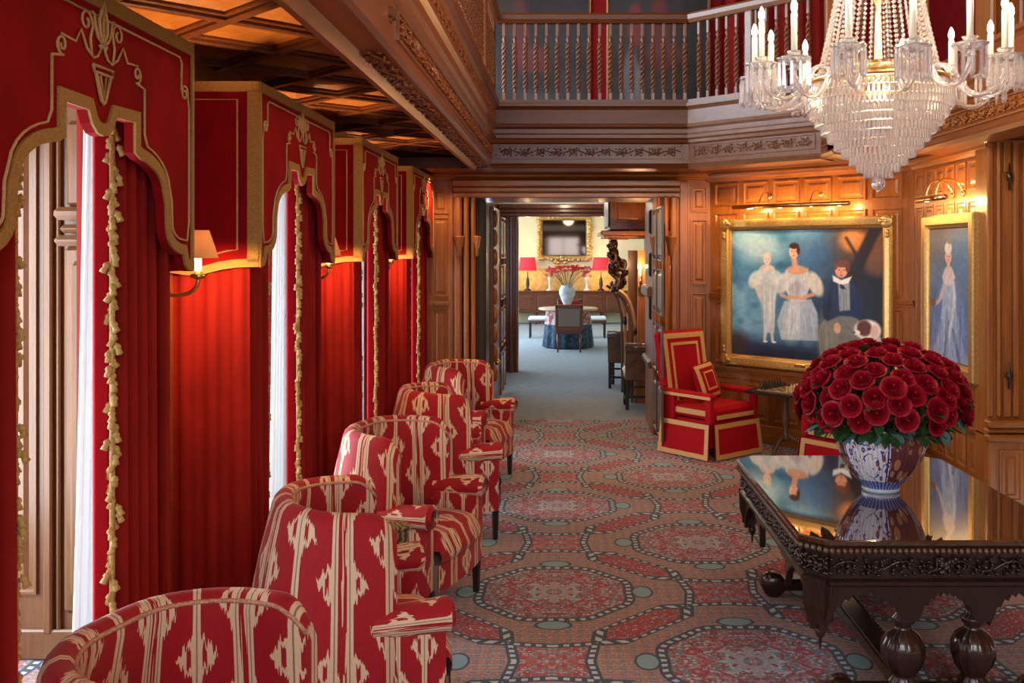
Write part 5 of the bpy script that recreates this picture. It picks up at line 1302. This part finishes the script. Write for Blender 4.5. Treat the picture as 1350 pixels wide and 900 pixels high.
# two big dark pictures upstairs, behind the balustrade
for idx, (xa, xb) in enumerate(((-.80, .285), (.455, 1.60))):
    p = Paint(90, 110, 0, 90, 110, 0); p.Y = 110-p.Y if False else p.Y; g1, g2_ = p.nz(20, 40+idx), p.nz(7, 50+idx)
    p.c[:] = np.array([30, 24, 22])/255.; p.blend((g1-.45)*1.6, (52, 46, 44)); p.blend((g2_-.6)*1.2, (24, 20, 26))
    # canvas rows run from the top (110) to the bottom (0)
    if idx == 0:
        p.ell(24, 58, 9, 20, (150, 30, 26), .6, .9); p.ell(24, 82, 5, 6, (150, 106, 84), .5); p.ell(38, 44, 16, 7, (148, 44, 36), .6, .85); p.ell(50, 44, 9, 7, (140, 34, 30), .7, .8); p.ell(40, 18, 22, 10, (92, 100, 108), .7, .8); p.ell(60, 60, 12, 24, (38, 32, 34), .7, .9); p.ell(14, 70, 14, 16, (96, 66, 38), .9, .7); p.ell(72, 24, 14, 16, (70, 66, 70), .8, .7)
    else:
        p.ell(24, 62, 8, 12, (160, 34, 28), .6, .9); p.ell(24, 84, 5, 6, (160, 116, 92), .5); p.ell(46, 60, 10, 20, (140, 30, 26), .6, .9); p.ell(46, 88, 5, 6, (150, 108, 88), .5); p.ell(20, 34, 8, 16, (150, 152, 158), .7, .85); p.ell(28, 26, 4, 16, (170, 172, 176), .7, .7); p.ell(50, 46, 18, 7, (134, 34, 32), .7, .8); p.ell(60, 26, 8, 12, (28, 26, 30), .6, .9); p.ell(62, 64, 6, 14, (70, 40, 34), .8, .8)
    p.c *= .72; w_ = xb-xa-.06; fr_ = thing('gallery_picture', ['large dark picture with red-coated figures upstairs, left of the red strip', 'large dark picture with red and white figures upstairs, right of the red strip'][idx], 'painting', ((xa+xb)/2, 10.88, 3.05), 0)
    p.canvas('canvas', w_, 2.3, fr_, (0, 0, .03)); f_ = frame_parts(fr_, w_, 2.3, .03, .02, False); f_.location.z = .03
# red curtain behind the angled balustrade
cu_ = thing('curtain', 'red curtain upstairs behind the angled balustrade', 'curtain', (2.05, 10.6, 2.81), 0)
mb = MB(); sheet(mb, [(-.36, 0), (.9, 0)], 0, 3.2, .05, 7, 70, 3); mb.build('cloth', DRAPE, cu_)

# ------------------------------------------------------------------ picture lights
r_ = thing('picture_light', 'long brass picture light on two arms above the family portrait', 'picture light', (1.5+.7071*1.09, 10.2-.7071*1.09, 2.29), -PI/4)
MB().tube([(-.66, -.20, .035), (.60, -.20, .035)], .022, 10).build('tube', BRASS, r_)
for x_ in (-.36, .20):
    MB().tube(bez([(x_, 0, .14), (x_, -.05, .17), (x_, -.14, .15), (x_, -.20, .06)], 6), .006, 6).ellipsoid((x_, -.008, .14), (.03, .012, .03), 10, 6).build('arm', BRASS, r_)
for q in (-.5, -.15, .2, .5):
    x_, y_ = q, -.165; lamp('POINT', (1.5+.7071*(1.09+x_)+.7071*y_, 10.2-.7071*(1.09+x_)+.7071*y_, 2.295), 4.5, (1, .60, .22), .02, name='picture_light_glow')
r_ = thing('picture_light', 'brass picture light with hooked arms above the lady in silver', 'picture light', (3.06, 7.66, 2.28), -PI/2)
MB().tube([(-.30, -.22, .02), (.30, -.22, .02)], .02, 10).build('tube', BRASS, r_)
for x_ in (-.10, .10):
    MB().tube(bez([(x_, 0, .06), (x_, -.06, .15), (x_, -.17, .16), (x_, -.22, .05)], 6), .008, 6).ellipsoid((x_, -.008, .06), (.03, .012, .03), 10, 6).build('arm', BRASS, r_)
for q in (-.22, .0, .22): lamp('POINT', (3.06-.17, 7.66+q, 2.275), 3.5, (1, .62, .24), .02, name='picture_light_glow')
# ------------------------------------------------------------------ crystal chandelier over the table
CX, CY = 1.515, 4.77
cd = thing('chandelier', 'large crystal chandelier with lit candle bulbs hanging above the carved table', 'chandelier', (CX, CY, 2.18))
def drop(mb, x_, y_, z_, w_, h_, n=4):   # a faceted pendant prism hanging from z_
    mb.lathe([(0, -h_), (w_*.5, -h_*.86), (w_*.42, -h_*.12), (0, 0)], n, (x_, y_, z_), smooth=False)
tiers = [(.342, .500), (.342, .462), (.336, .424), (.318, .386), (.292, .348), (.262, .310), (.232, .272), (.200, .234), (.166, .196), (.130, .160), (.095, .126), (.062, .098)]
for i, (r_, z_) in enumerate(tiers):
    mb = MB(); n_ = max(12, int(2*PI*r_/.0215))
    for k in range(n_):
        a_ = 2*PI*(k+.5*(i % 2))/n_; drop(mb, r_*math.cos(a_), r_*math.sin(a_), z_+.014, .018, .046)
    mb.lathe([(r_-.004, z_+.012), (r_+.002, z_+.012), (r_+.002, z_+.016), (r_-.004, z_+.016)], 32, cap=False)
    stuff(mb.build('crystal_tier', CRYSTAL, cd))
MB().ellipsoid((0, 0, .045), (.034, .034, .036), 10, 7).lathe([(.0, -.0), (.012, .004), (.006, .012)], 8).lathe([(.012, .078), (.03, .09), (.02, .10), (0, .10)], 10).build('finial', CRYSTAL, cd)
mb = MB(); mb.lathe([(.335, .515), (.35, .52), (.35, .535), (.335, .54)], 48, cap=False); mb.lathe([(.20, .55), (.22, .56), (.22, .60), (.20, .61)], 32, cap=False)
mb.build('brass_ring', BRASS, cd)
# bead strands from the crown down to the ring (tent) - too fine to pick apart
mb = MB(); NS = 44
for k in range(NS):
    a_ = 2*PI*k/NS; m_ = 46
    for i in range(m_):
        t_ = i/m_; z_ = lerp(.54, 1.62, t_); r_ = .09+.20*(1-t_)**1.5+.012*math.sin(t_*PI)
        if k % 2 and t_ > .55: continue
        mb.lathe([(0, -.011), (.0095, 0), (0, .011)], 4, (r_*math.cos(a_), r_*math.sin(a_), z_), smooth=False, cap=False)
stuff(mb.build('bead_strands', CRYSTAL, cd))
MB().lathe([(.02, .55), (.03, .60), (.02, .64), (.014, .9), (.03, .95), (.014, 1.0), (.014, 1.6), (.03, 1.66), (.012, 1.70), (.012, 4.02)], 12).build('stem', BRASS, cd)
mb = MB()
for r_, z_, n_ in ((.19, 1.02, 22), (.13, 1.55, 18)):
    mb.lathe([(r_-.09, z_+.03), (r_-.02, z_+.035), (r_, z_+.05), (r_-.02, z_+.028), (r_-.09, z_+.022)], 28, cap=False)
    for k in range(n_): a_ = 2*PI*k/n_; drop(mb, r_*math.cos(a_), r_*math.sin(a_), z_+.045, .016, .10)
stuff(mb.build('crystal_canopy', CRYSTAL, cd))
CANDLE = plain('ivory_candle_tube', (.80, .68, .50), .5); CTUBE = NT('glowing_candle_tube'); CTUBE.set(col=(.9, .78, .6), rough=.5, emit=(1, .80, .5), estr=0.0); CTUBE = CTUBE.mat
NA = 14
arm = MB(); arm.tube(bez([(.20, 0, .53), (.27, 0, .575), (.33, 0, .565), (.39, 0, .47), (.46, 0, .425), (.54, 0, .44), (.585, 0, .50), (.59, 0, .535)], 6), .0125, 8)
arm.lathe([(.0, .53), (.03, .535), (.016, .548), (.02, .56), (.0, .565)], 12, (.59, 0, 0))
arme = arm.mesh('arm'); arme.materials.append(CRYSTAL)
pan = MB(); pan.lathe([(.012, .556), (.05, .560), (.072, .575), (.076, .586), (.07, .580), (.048, .566), (.012, .564)], 20, (.59, 0, 0), 10, .05, cap=False); pan.lathe([(.016, .56), (.030, .58), (.026, .60), (.034, .615), (.018, .61), (0, .6)], 12, (.59, 0, 0), 6, .08); pane_ = pan.mesh('drip_pan'); pane_.materials.append(CRYSTAL)
prm = MB()
for k in range(11): a_ = 2*PI*k/11; drop(prm, .59+.068*math.cos(a_), .068*math.sin(a_), .578, .021, .14)
prme = prm.mesh('pendant_prisms'); prme.materials.append(CRYSTAL)
cnd = MB().lathe([(.0145, .60), (.0145, .785), (.010, .79), (0, .79)], 12, (.59, 0, 0)).mesh('candle'); cnd.materials.append(CTUBE)
blb = MB().lathe([(0, .788), (.010, .795), (.0155, .81), (.013, .83), (.005, .85), (0, .856)], 12, (.59, 0, 0)).mesh('flame_bulb'); blb.materials.append(FLAME)
for k in range(NA):
    a_ = 2*PI*(k+.35)/NA
    ao = obj('arm', arme, cd, (0, 0, .02 if k % 2 else 0), a_)
    obj('drip_pan', pane_, ao); stuff(obj('pendant_prisms', prme, ao)); co = obj('candle', cnd, ao); obj('flame_bulb', blb, ao)
    if k % 2 == 0: lamp('POINT', (CX+.59*math.cos(a_), CY+.59*math.sin(a_), 3.06), 11, (1, .70, .40), .02, name='candle_light')
lamp('POINT', (CX, CY, 2.66), 4, (1, .72, .42), .05, name='basket_light')

# ------------------------------------------------------------------ middle room seen through the doorway
cb = thing('carved_cabinet', 'dark carved oak cabinet jutting out high on the right beyond the doorway', 'cabinet', (1.0, 13.0, 2.06))
MB().box(-.43, .48, -.5, .9, .10, .72, .01).build('body', OAK, cb)
for i in range(2): 
    o = obj('panel', panel_me(.36, .46, OAK), cb, (-.20+.42*i, -.5, .18), 0)
for k in range(3):
    MB().box(-.455, -.43, -.48+.46*k, -.06+.46*k, .14, .68, .012).build('carved_side_panel', GREYOAK, cb)
MB().box(-.55, .48, -.62, .95, .03, .09, .012).box(-.50, .48, -.55, .95, 0, .03, .008).build('shelf', OAK, cb)
br = thing('carved_bracket', 'dark carved figure bracket under the high oak cabinet', 'carving', (.66, 12.75, 1.38))
mb = MB(); gq = random.Random(2)
for q in range(34):
    z_ = gq.uniform(.0, .64); w_ = .06+.05*math.sin(z_*7); x_ = -.02+.05*math.sin(z_*9)+gq.uniform(-w_, w_)
    mb.ellipsoid((0, 0, 0), (gq.uniform(.015, .03), .05, gq.uniform(.04, .075)), 6, 5, mat=TR(x_, gq.uniform(-.04, .03), z_) @ Matrix.Rotation(gq.uniform(-1.2, 1.2), 4, 'Y'))
for (x_, z_, rx, rz_) in ((-.02, .60, .05, .08), (-.03, .48, .075, .09), (.0, .36, .085, .10), (.04, .22, .10, .10), (.05, .10, .08, .09), (.0, .02, .06, .05), (-.07, .30, .05, .06), (.10, .34, .05, .07)): mb.ellipsoid((x_, .03, z_), (rx*.9, .05, rz_), 10, 7)
mb.build('figure', DARKW, br)
for (x_, z_) in ((-.06, .5), (.06, .4), (-.02, .18)): MB().tube(bez([(x_, -.07, z_), (x_+.05, -.09, z_-.04), (x_+.03, -.08, z_-.12), (x_-.03, -.07, z_-.1)], 5), .018, 6).build('carved_scroll', GREYOAK, br)
MB().box(-.10, .16, -.02, .10, .66, .685).build('abacus', OAK, br)
LOAK = wood('light_oak', (.26, .13, .06), (.48, .27, .14))
for i, (x0, y_, zt) in enumerate(((.60, 13.2, 1.46), (.67, 12.3, 1.40))):
    ar = thing('arched_rib', ['far curved oak arch rib with a carved boss beyond the doorway', 'near curved oak arch rib with a carved boss beyond the doorway'][i], 'arch', (x0, y_, 0))
    pth = bez([(.0, 0, zt), (.075, 0, zt-.06), (.14, 0, zt-.17), (.185, 0, zt-.34), (.205, 0, zt-.56), (.21, 0, .0)], 8)
    MB().tube(pth, .024, 8).build('rib', LOAK, ar); MB().tube([p + Vector((-.045, .02, -.03)) for p in pth[:-1]]+[Vector((.165, .02, 0))], .016, 6).build('inner_rib', GREYOAK, ar)
    MB().ellipsoid((.20, -.02, zt-.50), (.03, .045, .06), 10, 7).build('boss', DARKW, ar)
    MB().box(.235, .70, -.03, .03, 0, 1.9).build('back_panel', OAK, ar) if i else MB().box(.24, .80, -.03, .03, 0, 1.9).build('back_panel', OAK, ar)
sc_ = thing('wall_sconce', 'small lit candle sconce on the panelling beyond the doorway', 'sconce', (.93, 12.2, 1.45))
MB().lathe([(0, .05), (.03, .06), (.012, .08), (.012, .10), (0, .10)], 10).tube([(0, .0, .07), (0, .08, .04)], .008, 6).build('arm', BRASS, sc_); MB().lathe([(.012, .10), (.012, .20), (0, .2)], 8).build('candle', CANDLE, sc_); MB().lathe([(0, .2), (.018, .22), (.014, .25), (0, .28)], 8).build('bulb', FLAME, sc_)
lamp('POINT', (.90, 12.08, 1.70), 14, WARM, .02, name='sconce_light')
LEATH = plain('brown_leather', (.10, .055, .04), .22, 0, .25, 12, .1, coat=.3)
def leather_chair(label, loc, rz):
    r_ = thing('leather_chair', label, 'chair', loc, rz, None)     # back towards local -y
    mb = MB()
    def bf(s_):
        def g(u, v):
            z_ = lerp(.36, .76, v); y_ = -.20-.10*v**2+s_*(.03+.035*max(0, v-.8)*4); return (lerp(-.24, .24, u), y_, z_)
        return g
    mb.grid(bf(1), 6, 10); mb.grid(bf(-1), 6, 10); mb.tube([(-.24, -.295, .755), (.24, -.295, .755)], .052, 12)
    for sx in (-1, 1): mb.add([bf(1)(.5+sx*.5, j/10) for j in range(11)]+[bf(-1)(.5+sx*.5, j/10) for j in range(11)], [(j, j+1, 12+j, 11+j) for j in range(10)])
    mb.build('backrest', LEATH, r_)
    MB().box(-.25, .25, -.20, .27, .40, .48, .03).build('seat', STONE, r_); MB().box(-.24, .24, -.21, .25, .35, .40, .008).build('seat_frame', BLACKW, r_)
    for x_, y_ in ((-.215, -.2), (.215, -.2), (-.215, .22), (.215, .22)): MB().box(x_-.02, x_+.02, y_-.02, y_+.02, 0, .36, .006).build('leg', BLACKW, r_)
    MB().box(-.2, .2, -.215, -.185, .14, .17).box(-.2, .2, -.215, -.185, .26, .285).box(-.23, -.20, -.19, .21, .10, .13).box(.20, .23, -.19, .21, .10, .13).build('stretcher', BLACKW, r_)
leather_chair('brown leather chair with a rolled back just beyond the doorway on the right', (.955, 11.95, 0), 0)
leather_chair('second leather chair behind the first one, farther into the middle room', (.86, 13.75, 0), -.15)
r_ = thing('bench', 'pale blue cushioned bench between the two leather chairs', 'bench', (1.0, 12.85, 0))
MB().box(-.18, .25, -.22, .22, .42, .52, .03).build('cushion', STONE, r_); MB().box(-.17, .24, -.21, .21, .36, .42).build('frame', MAHOG, r_)
for x_, y_ in ((-.15, -.19), (.22, -.19), (-.15, .19), (.22, .19)): MB().box(x_-.02, x_+.02, y_-.02, y_+.02, 0, .36).build('leg', BLACKW, r_)

# ------------------------------------------------------------------ dining room at the far end
dt = thing('dining_table', 'round pale table with a long cloth in the far room', 'table', (.06, 19.4, 0))
MB().lathe([(0, .735), (.57, .735), (.585, .75), (.585, .765), (.57, .775), (0, .775)], 40).build('table_top', plain('pale_wood', (.50, .38, .24), .35), dt)
MB().lathe([(.0, .70), (.12, .68), (.07, .4), (.1, .1), (.3, .02), (0, .0)], 16).build('pedestal', MAHOG, dt)
cl = MB()
def clf(u, v): a_ = u*2*PI; r_ = (.43+.06*(1-v)+.025*math.sin(a_*14)*(1-v)); return (.06+r_*math.cos(a_), 19.4+r_*math.sin(a_), lerp(.02, .778, v))
cl.grid(clf, 112, 5); t = NT('blue_flowered_cloth'); sp = t.n('ShaderNodeSeparateXYZ', {0: t.coord('Object')}); nz = t.noise(t.coord('Object'), 14, 3)
t.set(col=t.mix(t.m('GREATER_THAN', sp.outputs[2], .46), t.mix(t.m('GREATER_THAN', nz, .55), (.02, .05, .09), (.05, .12, .18)), t.mix(t.m('GREATER_THAN', nz, .5), (.52, .42, .40), (.30, .10, .10))), rough=.85)
tag(cl.build('tablecloth', t.mat), 'dark blue and flowered tablecloth hanging under the round far table', 'tablecloth')
def dining_chair(label, loc, rz, backm):
    r_ = thing('dining_chair', label, 'chair', loc, rz)          # faces local +y
    MB().box(-.23, .23, -.24, .24, .40, .48, .03).build('seat', LINING, r_); MB().box(-.235, .235, -.235, .235, .34, .40).build('seat_frame', MAHOG, r_)
    b_ = MB().box(-.26, -.21, -.27, -.22, .40, .88, .008).box(.21, .26, -.27, -.22, .40, .88, .008).box(-.26, .26, -.27, -.22, .82, .89, .012).box(-.22, .22, -.265, -.225, .40, .47).build('back_frame', MAHOG, r_)
    MB().box(-.21, .21, -.275, -.215, .47, .82, .02).build('back_panel', backm, r_)
    for x_, y_ in ((-.21, -.24), (.21, -.24), (-.21, .21), (.21, .21)): MB().lathe([(.016, 0), (.024, .34)], 6, (x_, y_, 0)).build('leg', MAHOG, r_)
    return r_
TAUPE = plain('taupe_fabric', (.20, .16, .14), .8)
dining_chair('red-framed dining chair with a taupe back in front of the far table', (.075, 18.62, 0), 0, TAUPE)
dining_chair('red dining chair behind the far round table', (.10, 20.3, 0), PI, LINING)
for i, (x_, lb) in enumerate(((-.52, 'white cushioned bench left of the far table'), (.62, 'cushioned bench right of the far table'))):
    r_ = thing('bench', lb, 'bench', (x_, 21.55, 0)); MB().box(-.28, .28, -.22, .22, .38, .46, .03).build('cushion', STONE, r_); MB().box(-.27, .27, -.21, .21, .33, .38).build('frame', MAHOG, r_)
    for q, w_ in ((-.24, -.18), (.24, -.18), (-.24, .18), (.24, .18)): MB().box(q-.02, q+.02, w_-.02, w_+.02, 0, .33).build('leg', BLACKW, r_)
vz = thing('flower_vase', 'blue and white vase on the far round table', 'vase', (.04, 19.4, .775)); MB().lathe([(.06, 0), (.05, .03), (.10, .12), (.155, .26), (.16, .34), (.13, .40), (.11, .42), (.13, .44), (.10, .43)], 20).build('body', plain('pale_blue_porcelain', (.48, .56, .64), .2, 0, .35, 9), vz)
AM = plain('amaryllis_red', (.85, .035, .025), .5); rr = random.Random(4); AMS = []; AMO = []
for i in range(16):
    a_ = i*2.4; r_ = .10+.30*math.sqrt((i+.5)/16); x_, y_, z_ = r_*math.cos(a_), r_*math.sin(a_)*.7, .70+.17*(1-(r_/.42)**2)+rr.uniform(-.03, .03)
    AMS.append(x_); f_ = thing('amaryllis', 'red amaryllis', 'flower', (.04+x_, 19.4+y_, .775+z_), a_, 'red amaryllis in the far vase')
    mb = MB()
    for k in range(6):
        th_ = k*PI/3; mb.add([(0, 0, -.05), (.075*math.cos(th_-.45), .075*math.sin(th_-.45), .0), (.145*math.cos(th_), .145*math.sin(th_), .02), (.075*math.cos(th_+.45), .075*math.sin(th_+.45), .0)], [(0, 1, 2, 3)])
    AMO.append(f_); mb.build('bloom', AM, f_); e = Vector((-x_*.85, -y_*.85, .38-z_)); e.rotate(Matrix.Rotation(-a_, 3, 'Z')); MB().tube([(0, 0, -.04), e*.5+Vector((0, 0, .04)), e], .006, 5).build('stem', LEAF, f_)
for k, i in enumerate(sorted(range(16), key=lambda q: AMS[q])): AMO[i]['label'] = 'red amaryllis in the far vase, %s from the left' % ORD[k]
sb = thing('sideboard', 'long polished mahogany sideboard against the far wall', 'sideboard', (.10, 25.6, 0))
MB().box(-1.5, 1.5, -.27, .30, .30, .83, .01).build('carcass', MAHOG, sb); MB().box(-1.54, 1.54, -.30, .30, .83, .86, .01).build('top', MAHOG, sb)
for k in range(5): o = obj('door', panel_me(.52, .46, MAHOG), sb, (-1.18+.59*k, -.27, .33), 0)
for x_ in (-1.42, -.85, .85, 1.42):
    for y_ in (-.22, .24): MB().lathe([(.02, 0), (.035, .30)], 8, (x_, y_, 0)).build('leg', MAHOG, sb)
SHRED = NT('red_lamp_shade'); t = SHRED; t.set(col=(.62, .03, .05), rough=.8, emit=(.9, .04, .06), estr=.35); SHRED = t.mat
for i, (x_, lb) in enumerate(((-.97, 'left table lamp with a red shade on the far sideboard'), (.93, 'right table lamp with a red shade on the far sideboard'))):
    r_ = thing('table_lamp', lb, 'lamp', (x_, 25.55, .86)); MB().lathe([(0, 0), (.09, 0), (.08, .03), (.03, .06), (.05, .16), (.035, .30), (.015, .36), (.015, .50), (0, .5)], 14).build('base', DARKW, r_)
    MB().lathe([(.235, .52), (.19, .86)], 28, cap=False).build('shade', SHRED, r_); MB().lathe([(0, .55), (.04, .6), (.03, .66), (0, .68)], 8).build('bulb', FLAME, r_)
    lamp('POINT', (x_, 25.55, .86+.47), 10, (1, .66, .26), .05, name='table_lamp_light'); lamp('POINT', (x_, 25.55, .86+.90), 5, (1, .75, .4), .05, name='table_lamp_light')
SIL = plain('white_china', (.72, .68, .64), .25); PINK = plain('pink_blossom', (.45, .10, .12), .7)
for i, (x_, lb) in enumerate(((-.40, 'left white candelabrum with pink blossom on the far sideboard'), (.56, 'right white candelabrum with pink blossom on the far sideboard'))):
    r_ = thing('candelabrum', lb, 'candelabrum', (x_, 25.5, .86)); MB().lathe([(0, 0), (.09, 0), (.09, .02), (.03, .06), (.025, .25), (.06, .32), (.02, .36), (0, .36)], 12).build('base', SIL, r_)
    mb = MB()
    for k in range(14): q = random.Random(k*7+i); mb.ellipsoid((q.uniform(-.10, .10), q.uniform(-.08, .08), .38+q.uniform(0, .24)), (.035, .035, .04), 6, 5)
    stuff(mb.build('blossom', PINK, r_))
mi = thing('mirror', 'ornate gilt framed mirror above the far sideboard', 'mirror', (-.02, 25.95, 1.66))
t = NT('mirror_glass'); t.set(col=(.13, .09, .07), metal=1.0, rough=.05); MIRR = t.mat
MB().box(-.56, .56, -.03, -.01, .12, 1.02).build('glass', MIRR, mi)
fo = frame_parts(mi, 1.12, .90, .11, .05, True); fo.location.z = .12
mb = MB()
for k in range(46):
    q = random.Random(k); s_ = k/46*4; e = int(s_); f_ = s_-e
    x_, z_ = ((lerp(-.66, .66, f_), 0), (.66, lerp(0, 1.14, f_)), (lerp(.66, -.66, f_), 1.14), (-.66, lerp(1.14, 0, f_)))[e]
    mb.ellipsoid((x_+q.uniform(-.03, .03), -.05, z_+q.uniform(-.03, .03)), (q.uniform(.04, .075), .03, q.uniform(.04, .075)), 8, 5)
for k in range(9): q = random.Random(k+90); mb.ellipsoid((q.uniform(-.28, .28), -.06, q.uniform(-.10, .08)), (.07, .035, .05), 8, 5); 
mb.build('carved_border', GOLD, mi)
wb_ = thing('wall_panel', 'golden lower wall covering behind the lamps in the far room', 'panel', (0, 25.98, .3)); 
MB().box(-3.1, 3.1, -.02, .02, 0, 1.12).build('panel_face', plain('lamplit_gold_wall', (.52, .34, .10), .6, 0, .3, 10), wb_)  # glow of the table lamps on the lower wall put into the panel colour
